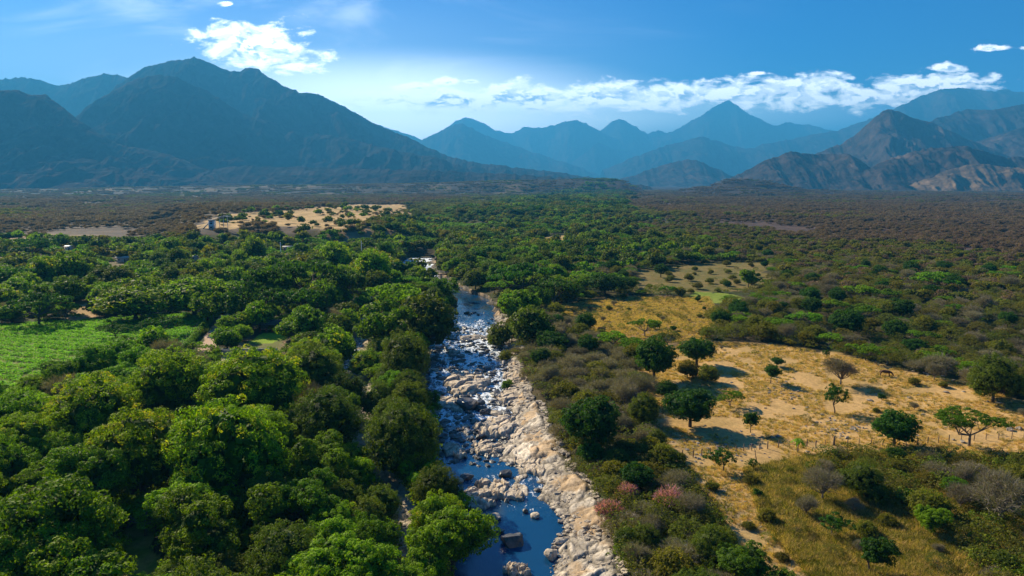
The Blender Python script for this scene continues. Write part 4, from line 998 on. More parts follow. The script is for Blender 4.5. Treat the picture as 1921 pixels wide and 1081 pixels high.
def place_words(t):
    px, py = P(ar([t[0]]), ar([t[1]]), base_h(ar([t[0]]), ar([t[1]]))); px, py = px[0], py[0]
    xl, xr, xb = [float(v[0]) for v in river(ar([t[1]]))]
    if pip(ar([px]), ar([py]), PASTURE)[0]: return 'on the tan pasture'
    if pip(ar([px]), ar([py]), CLEAR)[0]: return 'on the brown clearing'
    if t[0] < xl:
        if t[1] < 215 and t[0] > float(side(ar([t[1]]))[1][0]): return 'on the island'
        return 'in the left wood' if py > 560 else 'near the village'
    if px < 1250 and py > 600: return 'on the right bank'
    if py > 840: return 'in the lower scrub'
    return 'in the right scrub'
FARK = ('mango', 'broad', 'river', 'umbrella')
def proto_for(kind, x, y, i):
    d = math.hypot(x, y); k = kind+'_far' if (kind in FARK and d > 175) else kind
    return PROTO[k][i % len(PROTO[k])]
AUTO = []; count = {}
order = list(range(NAMED))+sorted(range(NAMED, len(TREES)), key=lambda i: math.hypot(TREES[i][0], TREES[i][1])/TREES[i][4])
for n_, i in enumerate(order):
    x, y, r, kind, w, label, hs_ = TREES[i]
    count[kind] = count.get(kind, 0)+1
    if count[kind] > 295: REST.setdefault(kind, []).append((x, y, w)); continue
    cm, tm, h, pw = proto_for(kind, x, y, int(rngf.integers(0, 99)) if label is None else i)
    if kind == 'mango' and label and 'largest' in label: cm, tm, h, pw = PROTO['mango'][1]
    if kind == 'umbrella' and label and 'single stem' in label: cm, tm, h, pw = PROTO['umbrella'][(i+1) % 4]
    s = w/pw; z = float(height(ar([x]), ar([y]))[0])-.1
    root = empty(NAME[kind], (x, y, z), float(rngf.uniform(0, 6.28)), 1.)
    root.scale = (s*rngf.uniform(.94, 1.06), s*rngf.uniform(.94, 1.06), s*hs_*(rngf.uniform(.85, 1.12) if label is None else 1.))
    if label is None:
        cx, cy = P(ar([x]), ar([y]), ar([z+h*s*.55])); AUTO.append((root, LOOK[kind], cx[0], cy[0])); label = 'x'
    tag(root, label, CAT[kind], GROUPN[kind])
    for nm, me in (('crown', cm), ('trunk', tm)):
        o = bpy.data.objects.new(nm, me); COL.objects.link(o); o.parent = root
for o_, lab in rel_labels(AUTO).items(): o_['label'] = lab
print('TREES', count, 'objs', len(bpy.data.objects))

# ------------------------------------------------------------------ uncountable growth: points that carry shared plant meshes
def scatter(name, label, cat, protos, pts, scl, rng=RNG, zs=None, mat_rot=None):
    """one object; each of its points carries one of the given meshes"""
    c = bpy.data.collections.new(name+'_kinds')
    for j, mlist in enumerate(protos):
        for k, me in enumerate(mlist):
            o = bpy.data.objects.new('%s_kind_%02d' % (name, j), me)
            if k == 0: c.objects.link(o); first = o
    n = len(pts); me = bpy.data.meshes.new(name); me.vertices.add(n); me.vertices.foreach_set('co', np.asarray(pts, np.float32).ravel())
    def at(nm, ty, v, key='value'):
        a = me.attributes.new(nm, ty, 'POINT'); a.data.foreach_set(key, v)
    at('idx', 'INT', rng.integers(0, len(protos), n).astype(np.int32))
    rot = np.zeros((n, 3), np.float32); rot[:, 2] = rng.uniform(0, 6.28, n); at('rot', 'FLOAT_VECTOR', rot.ravel(), 'vector')
    s = np.repeat(np.asarray(scl, np.float32)[:, None], 3, 1)
    if zs is not None: s[:, 2] *= zs
    at('scl', 'FLOAT_VECTOR', s.ravel(), 'vector')
    o = bpy.data.objects.new(name, me); COL.objects.link(o); tag(o, label, cat, kind='stuff')
    ng = bpy.data.node_groups.new(name, 'GeometryNodeTree')
    ng.interface.new_socket('Geometry', in_out='INPUT', socket_type='NodeSocketGeometry'); ng.interface.new_socket('Geometry', in_out='OUTPUT', socket_type='NodeSocketGeometry')
    N = ng.nodes; L = ng.links; gi = N.new('NodeGroupInput'); go_ = N.new('NodeGroupOutput')
    ci = N.new('GeometryNodeCollectionInfo'); ci.inputs['Collection'].default_value = c; ci.inputs['Separate Children'].default_value = True; ci.inputs['Reset Children'].default_value = True
    ip = N.new('GeometryNodeInstanceOnPoints'); L.new(gi.outputs[0], ip.inputs['Points']); L.new(ci.outputs[0], ip.inputs['Instance']); ip.inputs['Pick Instance'].default_value = True
    def na(nm, ty, sock):
        a = N.new('GeometryNodeInputNamedAttribute'); a.data_type = ty; a.inputs[0].default_value = nm; L.new(a.outputs[0], sock)
    na('idx', 'INT', ip.inputs['Instance Index']); na('rot', 'FLOAT_VECTOR', ip.inputs['Rotation']); na('scl', 'FLOAT_VECTOR', ip.inputs['Scale'])
    L.new(ip.outputs[0], go_.inputs[0])
    md = o.modifiers.new('scatter', 'NODES'); md.node_group = ng
    return o
for kind, pl in REST.items():
    a = np.array(pl); z = height(a[:, 0], a[:, 1])-.1; key = kind+'_far' if kind in FARK else kind
    scatter('massed_'+NAME[kind], 'mass of %ss filling in behind the nearer ones' % LOOK[kind], CAT[kind]+'s', [[p[0]] for p in PROTO[key]], np.column_stack([a[:, 0], a[:, 1], z]), a[:, 2]/PROTO[key][0][3])

# low-detail crowns for the distance
def far_clump(kind, mat, w, h, n, leaf, seed, cnt=1, spread=0., low=-.2, core=.6, flat=.7):
    r = np.random.default_rng(seed); mb = MB()
    for q in range(cnt):
        ox, oy = r.uniform(-spread, spread, 2); k = r.uniform(.7, 1.2)
        L = [(ox+r.normal()*w*.15, oy+r.normal()*w*.15, h*k*r.uniform(.45, .7), w*k*r.uniform(.25, .36), w*k*r.uniform(.25, .36), h*k*r.uniform(.22, .32)) for _ in range(3)]
        lobed_crown(mb, L, r, n, 5, w*.10, leaf, low, core=.6*bool(core), flat=flat, asp=.6)
    return mb.mesh(kind, M[mat])
def sector(n, r0, r1, pw=1.0, a=.82):
    u = rngf.random(n); lr = np.exp(np.log(r0)+u**pw*(math.log(r1)-math.log(r0))); az = rngf.uniform(-a, a, n)
    return np.sin(az)*lr, np.cos(az)*lr
def zones(x, y):
    h = base_h(x, y); px, py = P(x+(fbm(x/60, y/60, 3, 24)-.5)*60*np.clip(y/900, .2, 2), y+(fbm(x/60+9, y/60, 3, 25)-.5)*120*np.clip(y/900, .2, 2), h)
    bad = np.zeros(len(x), bool)
    for z in [q for q in NOGO[1:] if q is not TERRACE]+[[(745, 487), (812, 480), (852, 515), (745, 515)]]: bad |= pip(px, py, z)
    tr = pip(px, py, TERRACE); br = pip(px, py, BROWN_R) | (pip(px, py, BROWN_L))
    xl, xr, xb = river(y); bad |= (y < 440) & (x > xl-3) & (x < xb+3)
    bad |= pip(px, py, PASTURE)
    return h, px, py, bad, br, tr
FG = [[far_clump('far_green', m_, 10, 8, 60, .7, 900+i)] for i, m_ in enumerate(['river', 'broad', 'olive', 'dark', 'river', 'scrub', 'mango', 'river'])]
FU = [[far_clump('far_flat', 'umbrella', 11, 5.5, 60, .7, 910+i, core=False, flat=.4)] for i in range(3)]
FS = [[far_clump('far_scrub', 'scrub', 7, 4, 46, .5, 920+i)] for i in range(2)]+[[far_clump('far_scrub', 'olive', 6, 4, 46, .5, 923+i)] for i in range(2)]
FD = [[far_clump('far_dry', 'drytwig', 6, 4.2, 110, .26, 930+i, flat=.8)] for i in range(4)]
def twig_patch(seed, mat, cnt, spread, w, h, n, leaf):
    return [far_clump('patch', mat, w, h, n, leaf, seed, cnt, spread)]
PD = [twig_patch(940+i, 'drytwig', 14, 17, 7, 4.0, 90, .42) for i in range(4)]
PG = [twig_patch(950+i, m_, 9, 17, 12, 9, 80, .8) for i, m_ in enumerate(['river', 'scrub', 'broad', 'river', 'dark'])]
PS = [twig_patch(960+i, m_, 12, 17, 8, 5, 70, .6) for i, m_ in enumerate(['scrub', 'olive', 'scrub'])]
# green density in the distance: the band that follows the river up the valley
def greenness(px, py, x, y):
    c = np.interp(py, [345, 365, 385, 420, 460, 500, 600], [1130, 1110, 1060, 960, 860, 800, 760]); wd = np.interp(py, [345, 365, 385, 420, 460, 500], [40, 90, 150, 300, 520, 700])
    return np.exp(-((px-c)/wd)**2*1.3)+(fbm(x/90, y/160, 3, 71)-.5)*.9
x, y = sector(26000, 300, 950); h, px, py, bad, br, tr = zones(x, y); g = greenness(px, py, x, y)
rv = rngf.random(len(x))
left_green = (px < 700) & (py > 452)
ok = ~bad & ~tr & ~(np.array([near(a, b, 1.2) for a, b in zip(x, y)]))
isg = ok & ((g > .46) | left_green) & ~(br & (g < .7)); isb = ok & br & ~isg; iss = ok & ~isg & ~isb; thin = (fbm(x/130, y/260, 4, 34) > .60) & (px < 1000); isb &= (~thin | (rv < .15)) & (fbm(x/50, y/90, 3, 37) > .36)
def go_sc(name, label, cat, pro, m, s0, s1, keep=1., zoff=-.2, zs=None):
    m = m & (rngf.random(len(m)) < keep); k = m.sum()
    if k == 0: return
    scatter(name, label, cat, pro, np.column_stack([x[m], y[m], h[m]+zoff]), rngf.uniform(s0, s1, k), zs=rngf.uniform(.8, 1.2, k) if zs is None else zs)
split = fbm(x/30, y/30, 2, 72)
go_sc('distant_woodland', 'green woodland along the river beyond the nearer trees', 'woodland', FG, isg & (split < .56), .55, 1.1, .42)
go_sc('distant_flat_trees', 'flat-topped green trees spread through the middle-distance woodland', 'woodland', FU, isg & (split >= .54), .6, 1.15, .5)
go_sc('distant_scrub', 'olive and dull green scrub of the middle distance', 'scrub', FS, iss | (isg & (rv < .25)), .6, 1.25, .8)
go_sc('dry_scrubland', 'leafless brown scrub covering the plain in the middle distance', 'scrub', FD, isb | (iss & (rv > .72)), .65, 1.3, .95)
go_sc('terrace_trees', 'scattered trees on the tan cleared terrace', 'trees', FG+FS+FD, ~bad & tr & (fbm(x/45, y/45, 3, 77) > .45), .5, 1.0, .26)
x, y = sector(9500, 900, 3600); h, px, py, bad, br, tr = zones(x, y); g = greenness(px, py, x, y); rv = rngf.random(len(x)); h = h+0.
isg = (g > .52) & ~bad & ~tr; isb = br & ~isg & ~bad & ~tr & ~((fbm(x/130, y/260, 4, 34) > .61) & (px < 1000)); iss = ~isg & ~isb & ~bad & ~tr
go_sc('far_woodland', 'dark green belt of trees following the river up the valley', 'woodland', PG, isg, .7, 1.2)
go_sc('far_scrub', 'olive scrub between the woodland belt and the brown plain', 'scrub', PS, iss | (isb & (rv < .16) & (fbm(x/200, y/400, 3, 36) > .5)), .7, 1.2)
go_sc('far_dry_forest', 'purple-brown leafless forest of the far plain', 'dry forest', PD, isb & (rv >= .06), .8, 1.3)

# ------------------------------------------------------------------ rocks
M['stone_pale'] = plain_mat('pale_river_stone', (.50, .41, .31), .85, .45, 1.6, col2=(.66, .56, .44), bump=.6)
M['stone_dark'] = plain_mat('wet_dark_stone', (.06, .055, .05), .35, .4, 1.6, col2=(.14, .12, .10), bump=.5, spec=.5)
M['stone_grey'] = plain_mat('field_stone', (.24, .20, .17), .9, .45, 1.6, col2=(.44, .37, .30), bump=.6)
def rock_mesh(name, seed, mat, flat=.6, sub=3):
    import bmesh
    bm = bmesh.new(); bmesh.ops.create_icosphere(bm, subdivisions=sub, radius=1.); r = np.random.default_rng(seed)
    V = np.array([v.co[:] for v in bm.verts]); st = r.uniform(.7, 1.35, 3); st[2] *= flat
    for k in range(13):
        n = unit(r.normal(size=3)); d = r.uniform(.45, .82); q = np.maximum(V@n-d, 0); V = V-q[:, None]*n*.93
    V = V*st+(fbm(V[:, 0]*3+9, V[:, 1]*3+V[:, 2]*2, 3, seed)-.5)[:, None]*V*.25
    for v, c in zip(bm.verts, V): v.co = c
    me = bpy.data.meshes.new(name); bm.to_mesh(me); bm.free(); me.materials.append(M[mat]); return me
RP = {m_: [rock_mesh('rock_'+m_, 40+i, m_, f) for i, f in enumerate((.55, .7, .45, .8, .6))] for m_ in ('stone_pale', 'stone_dark', 'stone_grey')}
ROCKS = []
def rock(px, py, wpx, mat, label, z=None, cat='boulder', name='boulder', group=None, sink=.25, i=None, xy=None):
    x, y = xy if xy else ((row_x(px, py, WL), row_y(py, WL)) if z == 'w' else G(px, py))
    d = math.hypot(x, y); w = wpx/F*math.hypot(d, CAMZ); zz = WL if z == 'w' else float(height(ar([x]), ar([y]))[0])
    me = RP[mat][i if i is not None else int(rngf.integers(0, 5))]; o = bpy.data.objects.new(name, me); COL.objects.link(o)
    o.location = (x, y, zz+w*.5*(.35-sink)); o.scale = (w*.5, w*.5, w*.5); o.rotation_euler = (0, 0, rngf.uniform(0, 6.28))
    return tag(o, label, cat, group or 'boulders of the river'), x, y, w
BIG = [(960, 1020, 40, 'stone_dark', 'largest dark rounded boulder standing alone in the blue pool', 0), (928, 973, 22, 'stone_pale', 'pale-topped boulder above the dark pool boulder', 1), (938, 999, 17, 'stone_dark', 'small dark boulder between the two larger pool boulders', 2),
       (896, 989, 12, 'stone_dark', 'low dark rock close to the left bank trees', 3), (876, 898, 22, 'stone_dark', 'square brown boulder at the left bank below the calm pool', 1), (861, 905, 16, 'stone_pale', 'pale rock beside the square brown boulder', 0),
       (948, 893, 24, 'stone_dark', 'dark boulder on the right end of the calm pool', 0), (1003, 969, 18, 'stone_pale', 'flat pale rock in the right half of the lower stream', 2), (986, 961, 15, 'stone_dark', 'dark rock left of the flat pale rock', 4),
       (877, 766, 42, 'stone_dark', 'biggest dark boulder below the pale slabs', 0), (913, 777, 24, 'stone_dark', 'rounded dark boulder right of the biggest one', 3), (931, 779, 22, 'stone_pale', 'brown-topped boulder next to the rounded dark one', 1),
       (1007, 921, 12, 'stone_dark', 'dark rock at the tip of the right bank rocks', 2), (828, 818, 20, 'stone_dark', 'dark boulder against the left bank trees', 1), (857, 745, 18, 'stone_pale', 'pale block at the left side of the rapids', 3),
       (1052, 1020, 30, 'stone_pale', 'split pale boulder on the lower right bank', 3), (1090, 1005, 22, 'stone_grey', 'grey boulder on the sand of the lower right bank', 1), (1088, 998, 16, 'stone_grey', 'small grey boulder behind the other on the sand', 2), (1033, 1045, 34, 'stone_pale', 'pale boulder at the water edge near the bottom', 4)]
for px, py, w, m_, lab, i in BIG: rock(px, py, w*1.05, m_, lab, 'w', i=i, sink=.1)
# rapids: countable boulders, each its own object
items = []
for k in range(240):
    py = rngf.choice([rngf.uniform(585, 700), rngf.uniform(690, 860)]); y = row_y(py, WL); a, b, c = [float(v[0]) for v in river(ar([y]))]
    x = rngf.uniform(a+.5, b+.3) if k % 5 else rngf.uniform(b, c); w = rngf.uniform(.5, 1.5)*(1.0 if k % 9 else 1.7); pz = P(x, y, WL)
    mat = 'stone_dark' if (rngf.random() < .68 and x < b) else 'stone_pale'
    o, *_ = rock(0, 0, w/math.hypot(math.hypot(x, y), CAMZ)*F, mat, 'x', 'w', xy=(x, y), sink=.12); items.append((o, {'stone_dark': 'dark wet boulder', 'stone_pale': 'pale boulder'}[mat], float(pz[0]), float(pz[1])))
SAVE = LAND
LAND = [('top rapids', 915, 590), ('overhanging olive bush', 938, 620), ('light green bush', 950, 645), ('round island tree', 800, 662), ('river-edge single bush', 950, 695), ('big pale slabs', 880, 720), ('biggest dark boulder', 877, 766), ('rounded dark boulder', 913, 777),
        ('left bank boulder', 828, 818), ('grey slab sheet', 945, 805), ('big island tree', 815, 770), ('calm blue pool', 880, 865), ('middle of the rapids', 870, 650), ('right bank rocks', 1000, 800)]
for o_, lab in rel_labels(items).items(): o_['label'] = lab
# slabs of bedrock with stepped, tilted plates
def slab(px, py, wpx, lpx, seed, label, rz=0., hgt=1.0):
    x, y = row_x(px, py, WL), row_y(py, WL); d = math.hypot(y, CAMZ); w = wpx/F*d; l = lpx/F*d*d/CAMZ*.9
    U_, V_ = np.meshgrid(np.linspace(-1, 1, 80), np.linspace(-1, 1, 80)); X = U_*w/2*1.15; Y = V_*l/2*1.15
    rr_ = np.hypot(U_, V_)+(fbm(U_*2.2+seed, V_*2.2, 3, seed)-.5)*.75; m1, e1 = slabs(X, Y, max(w, l)*.16, seed, .9, 2.0, .5); m2, e2 = slabs(X, Y, max(w, l)*.05, seed+7, .6, 1.6, .5)
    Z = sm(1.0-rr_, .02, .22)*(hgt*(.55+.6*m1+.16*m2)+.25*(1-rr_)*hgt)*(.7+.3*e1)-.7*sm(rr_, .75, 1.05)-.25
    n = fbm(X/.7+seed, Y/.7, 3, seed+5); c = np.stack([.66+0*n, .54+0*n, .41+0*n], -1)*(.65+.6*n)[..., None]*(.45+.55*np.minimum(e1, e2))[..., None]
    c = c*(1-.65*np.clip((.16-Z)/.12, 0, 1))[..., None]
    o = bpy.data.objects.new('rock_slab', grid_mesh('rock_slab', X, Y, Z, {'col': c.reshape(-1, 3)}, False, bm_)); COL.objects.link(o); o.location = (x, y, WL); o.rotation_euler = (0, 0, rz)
    tag(o, label, 'rock slab', 'bedrock slabs in the river')
bm_ = bpy.data.materials['river_rock']
slab(873, 722, 84, 40, 1, 'largest cracked pale slab in the middle of the rapids', .2, 1.3); slab(898, 938, 66, 34, 2, 'ribbed pale slab in the lower stream left of centre', -.2, 1.1); slab(940, 925, 48, 44, 3, 'pointed pale slab right of the ribbed one', .9, 1.2)
slab(948, 808, 92, 46, 4, 'long layered slab joining the right bank above the calm pool', .4, 1.3); slab(915, 842, 56, 26, 5, 'low broken slab at the head of the calm pool', .1, .9); slab(968, 748, 70, 28, 6, 'smooth pale slab against the right bank shrubs', 0, 1.0)
slab(845, 760, 44, 30, 7, 'rough slab left of the biggest dark boulder', .5, .9); slab(970, 1074, 44, 22, 8, 'pale slab cut by the bottom edge of the photo', 0, .9); slab(962, 712, 34, 22, 9, 'upper right slab beside the single bush', .3, .9); slab(1010, 880, 60, 40, 10, 'jagged rock tongue of the right bank', .8, 1.0)
slab(852, 848, 40, 26, 11, 'broken slab at the left edge of the calm pool', .4, .8)
# pasture rocks
LAND = [('rock heap', 1570, 800), ('domed pasture tree', 1296, 762), ('brown cow', 1661, 702), ('bright umbrella tree', 1822, 795), ('fork-trunked edge tree', 1868, 750), ('bright round pasture tree', 1358, 858), ('fence posts', 1525, 836), ('multi-stemmed dark tree', 1680, 798), ('pasture crest', 1620, 668)]
items = []
def prock(px, py, w): o, *_ = rock(px, py, w, 'stone_grey', 'x', None, cat='rock', name='field_rock', group='rocks lying on the pasture', sink=.2); items.append((o, 'grey field rock', px, py))
for k in range(46): prock(rngf.normal(1575, 32), rngf.normal(802, 13), rngf.uniform(3, 7))
for k in range(40): prock(rngf.normal(1335, 42), rngf.normal(843, 14), rngf.uniform(3, 8))
for k in range(22): prock(rngf.normal(1480, 26), rngf.normal(738, 12), rngf.uniform(3, 7))
for k in range(26): t_ = rngf.random(); prock(1620+t_*260, 670+t_*66+rngf.normal()*4, rngf.uniform(3, 7))
for (px, py, w) in [(1563, 808, 11), (1588, 822, 10), (1543, 779, 8), (1896, 808, 14), (1911, 806, 12), (1705, 747, 7), (1632, 752, 9), (1775, 737, 9), (1806, 830, 9), (1462, 820, 12), (1450, 822, 8), (1875, 757, 9), (1852, 755, 8), (1788, 826, 7)]: prock(px, py, w)
for o_, lab in rel_labels(items).items(): o_['label'] = lab
LAND = SAVE

# ------------------------------------------------------------------ ground cover
def scatter_px(n, poly, cond=None):
    a = np.array(poly, float); out = []
    x0, x1, y0, y1 = a[:, 0].min(), a[:, 0].max(), a[:, 1].min(), a[:, 1].max(); x0 = max(x0, -80); x1 = min(x1, 2000); y1 = min(y1, 1120)
    g0, g1 = row_y(y1, 0), row_y(y0, 0)
    y = rngf.uniform(max(g0, 60), g1, n); x = rngf.uniform(row_x(x0, (y0+y1)/2, 0)*1.25-5, row_x(x1, (y0+y1)/2, 0)*1.25+5, n); h = height(x, y); px, py = P(x, y, h)
    m = pip(px, py, poly); return x[m], y[m], h[m], px[m], py[m]
def tuft(seed, mat, n, h, sp, wd):
    r = np.random.default_rng(seed); mb = MB(); o = np.column_stack([r.normal(size=(n, 2))*sp, np.zeros(n)]); tip = o+np.column_stack([r.normal(size=(n, 2))*sp*1.1, r.uniform(.5, 1, n)*h]); s = unit(np.column_stack([r.normal(size=(n, 2)), np.zeros(n)]))*wd
    V = np.stack([o-s, o+s, tip], 1).reshape(-1, 3); mb.add(V, np.arange(len(V)).reshape(-1, 3), np.repeat(r.random(n), 3)); return mb.mesh('tuft', M[mat])
TG = [[tuft(i, 'grass', 26, .55, .22, .03)] for i in range(3)]+[[tuft(9, 'scrub', 22, .5, .25, .035)]]
x, y, h, px, py = scatter_px(60000, PASTURE); k = fbm(x/6, y/6, 3, 201) > .44; k &= rngf.random(len(x)) < .75; x, y, h = x[k], y[k], h[k]
scatter('dry_grass', 'tufts of dry yellow grass on the tan pasture', 'grass', TG, np.column_stack([x, y, h]), rngf.uniform(.4, 1.0, len(x)))
x, y, h, px, py = scatter_px(30000, OLIVEGRASS)

scatter('olive_grass', 'olive and straw grass between the lower right bushes', 'grass', [[tuft(20+i, m_, 30, .8, .3, .035)] for i, m_ in enumerate(['grass', 'scrub', 'olive'])], np.column_stack([x, y, h]), rngf.uniform(.5, 1.2, len(x)))
x, y, h, px, py = scatter_px(26000, CLEAR+[]); 
scatter('clearing_grass', 'thin dry grass on the brown clearing', 'grass', TG, np.column_stack([x, y, h]), rngf.uniform(.5, 1.1, len(x)))
x, y, h, px, py = scatter_px(22000, FIELD); row = np.abs(((x*.25+y)/4.4) % 1-.5) < .34; x, y, h = x[row], y[row], h[row]
def crop(seed):
    r = np.random.default_rng(seed); mb = MB(); n = 26; C = r.normal(size=(n, 3))*[.3, .3, .12]+[0, 0, .35]; mb.quads(C, unit(r.normal(size=(n, 3))*.6+[0, 0, 1]), .16, .6, r.random(n), r); return mb.mesh('crop', M['crop'])
scatter('field_crop', 'low green crop growing in the farm field at left', 'crop', [[crop(1)], [crop(2)]], np.column_stack([x, y, h]), rngf.uniform(.7, 1.3, len(x)))
# undergrowth between the trees
n = 15000; lr = np.exp(rngf.uniform(math.log(58), math.log(330), n)); az = rngf.uniform(-.8, .8, n); x, y = np.sin(az)*lr, np.cos(az)*lr; h = base_h(x, y); px, py = P(x, y, h)
bad = np.zeros(n, bool)
for z in NOGO+KEEP[:1]: bad |= pip(px, py, z)
xl_, xr_, xb_ = river(y); bad |= (x > xl_-.6) & (x < xb_+.8); sl_, sr_ = side(y); bad |= (x > sl_-.5) & (x < sr_+.5) & (y < row_y(575, WL))
left = x < xl_
U1 = [[far_clump('underbush', m_, 3.2, 2.2, 60, .17, 970+i, core=False)] for i, m_ in enumerate(['broad', 'river', 'mango'])]; U2 = [[far_clump('underscrub', m_, 3.0, 1.8, 60, .13, 980+i, core=False)] for i, m_ in enumerate(['scrub', 'olive', 'river', 'scrub'])]
m = left & ~bad; scatter('leafy_undergrowth', 'low green bushes filling the gaps of the left wood', 'undergrowth', U1, np.column_stack([x, y, h])[m], rngf.uniform(.5, 1.2, m.sum()))
m = ~left & ~bad; scatter('scrubby_undergrowth', 'low dull bushes filling the gaps of the right scrub', 'undergrowth', U2, np.column_stack([x, y, h])[m], rngf.uniform(.5, 1.2, m.sum()))
# small stones
n = 9000; y = np.exp(rngf.uniform(math.log(66), math.log(240), n)); xl_, xr_, xb_ = river(y); x = xr_+(xb_-xr_+2)*rngf.random(n)**.8; sc_ = rngf.random(n)
inr = rngf.random(n) < .28; x = np.where(inr, xl_+(xr_-xl_)*rngf.random(n), x); py = P(0*y, y, 0*y)[1]; ok = ~inr | ((py > 600) & (py < 850)); h = height(x, y); h = np.where(inr, WL-.05, h+.30)
s_ = (.10+.55*sc_**4)*np.clip(y/110, .8, 1.5); m = ok & ~inr
scatter('bank_stones', 'loose pale stones strewn over the right river bank', 'stones', [[q] for q in RP['stone_pale'][:4]]+[[RP['stone_grey'][0]]], np.column_stack([x, y, h])[m], s_[m])
m = ok & inr; scatter('rapid_stones', 'small dark stones breaking the surface of the rapids', 'stones', [[q] for q in RP['stone_dark'][:4]], np.column_stack([x, y, h])[m], s_[m]*1.4)
n = 2600; y = rngf.uniform(70, row_y(575, WL), n); sl_, sr_ = side(y); x = sl_+(sr_-sl_)*rngf.random(n); h = height(x, y)+.2
scatter('channel_stones', 'pebbles and cobbles in the side channel bed', 'stones', [[q] for q in RP['stone_pale'][:4]]+[[RP['stone_grey'][1]]], np.column_stack([x, y, h]), .12+.35*rngf.random(n)**3)
x, y, h, px, py = scatter_px(9000, PASTURE); d1 = np.hypot((px-1575)/60, (py-802)/24); d2 = np.hypot((px-1340)/80, (py-842)/26); d3 = np.hypot((px-1480)/50, (py-738)/20)
k = rngf.random(len(x)) < np.clip(1.2-np.minimum(np.minimum(d1, d2), d3), .07, 1)
scatter('field_stones', 'small stones scattered over the pasture and its rock heaps', 'stones', [[q] for q in RP['stone_grey']], np.column_stack([x, y, h])[k], .10+.30*rngf.random(k.sum())**2)

# ------------------------------------------------------------------ things people made
M['white'] = plain_mat('white_paint', (.72, .70, .66), .6, .12, 2.); M['concrete'] = plain_mat('grey_block_wall', (.20, .21, .22), .9, .3, 2.5, bump=.3); M['wood'] = plain_mat('weathered_wood', (.16, .11, .075), .9, .4, 6)
M['roof_white'] = plain_mat('white_sheet_roof', (.74, .74, .74), .5, .15, 1.5); M['roof_blue'] = plain_mat('pale_blue_sheet_roof', (.46, .56, .66), .5, .2, 1.5); M['roof_pale'] = plain_mat('cement_sheet_roof', (.55, .52, .47), .8, .3, 1.2); M['roof_tan'] = plain_mat('tan_tile_roof', (.48, .30, .20), .9, .3, 1.5)
M['wall'] = plain_mat('plaster_wall', (.52, .47, .40), .9, .2, 1.5); M['darkroof'] = plain_mat('dark_thatch', (.06, .055, .05), .95, .3, 3); M['glass'] = plain_mat('dark_glass', (.015, .02, .03), .08, .1, 2, spec=.8); M['metal'] = plain_mat('grey_metal', (.35, .36, .38), .4, .15, 3, metallic=.7)
M['silver'] = plain_mat('silver_car_paint', (.50, .54, .60), .25, .06, 1, metallic=.4, spec=.6); M['tyre'] = plain_mat('tyre_rubber', (.02, .02, .02), .9, .2, 5); M['lamp'] = plain_mat('lamp_glass', (.75, .75, .72), .15, .05, 2); M['hide'] = plain_mat('brown_hide', (.10, .045, .022), .8, .3, 2.5); M['red'] = plain_mat('red_paint', (.45, .06, .04), .6, .15, 2)
def gz(x, y): return float(height(ar([float(x)]), ar([float(y)]))[0])
def house(px, py, wpx, roofk, label):
    x, y = G(px, py); d = math.hypot(y, CAMZ); w = wpx/F*d; dp = min(max(w*.55, 3.2), 7); hw = min(2.6, w*.5+1.2); z = gz(x, y)
    r = empty('house', (x, y, z), rngf.uniform(-.25, .25)); tag(r, label, 'house', 'village houses')
    b = MB(); b.box((0, 0, hw/2-.2), (w*.92, dp*.9, hw+.4)); wl = b.build('wall', M['wall' if roofk != 'white' else 'white'], r)
    rf = MB(); rf.prism([(-dp*.56, hw+.02), (0, hw+dp*.16), (dp*.56, hw+.02), (dp*.56, hw+.14), (0, hw+dp*.16+.14), (-dp*.56, hw+.14)], -w/2-.15, w/2+.15)
    rf.build('roof', M['roof_'+roofk], r)
    dd = MB(); dd.box((w*.12, -dp*.45-.02, 1.0), (.9, .06, 2.0)); do = dd.build('door', M['wood'], r); k = MB(); k.box((w*.12+.35, -dp*.45-.07, 1.0), (.06, .05, .12)); k.build('handle', M['metal'], do)
    for s in ((-1, 1) if w > 5 else (-1,)):
        f = MB(); f.box((s*w*.27, -dp*.45-.02, 1.5), (1.0, .06, .9)); fo = f.build('window', M['white'], r); g_ = MB(); g_.box((s*w*.27, -dp*.45-.06, 1.5), (.84, .03, .74)); g_.build('pane', M['glass'], fo)
for a in HOUSES: house(*a)
# pickup on the dirt road
x, y = G(422, 588); r = empty('pickup_truck', (x, y, gz(x, y)), -.12); tag(r, 'silver-blue pickup truck parked in tree shade on the dirt road', 'pickup truck')
b = MB(); b.prism([(-2.5, .55), (-2.55, .95), (-1.2, 1.08), (-1.15, 1.0), (2.5, 1.05), (2.55, .55)], -.92, .92); bo = b.build('body', M['silver'], r)
b = MB(); b.box((0, -.2, 1.42), (1.66, 2.3, .8), taper=.78); b.build('cabin', M['silver'], r)
b = MB(); b.box((0, -1.2, 1.42), (1.42, .05, .52), rx=-.42); b.build('windscreen', M['glass'], r)
for s in (-1, 1): b = MB(); b.box((s*.77, -.2, 1.42), (.04, 1.7, .45), ry=-s*.2); b.build('side_window', M['glass'], r)
b = MB(); [b.box((s*.88, 1.7, 1.25), (.08, 1.8, .35)) for s in (-1, 1)]; b.box((0, 2.5, 1.25), (1.8, .08, .35)); b.build('cargo_bed', M['silver'], r)
for s in (-1, 1):
    b = MB(); b.box((s*.68, -2.56, .85), (.32, .05, .18)); b.build('headlight', M['lamp'], r)
    for q in (-1.55, 1.5):
        t = MB(); t.tube([(s*.70, q, .36), (s*.93, q, .36)], [.36, .36], 16); to = t.build('wheel', M['tyre'], r); t = MB(); t.tube([(s*.90, q, .36), (s*.945, q, .36)], [.2, .2], 12); t.build('rim', M['metal'], to)
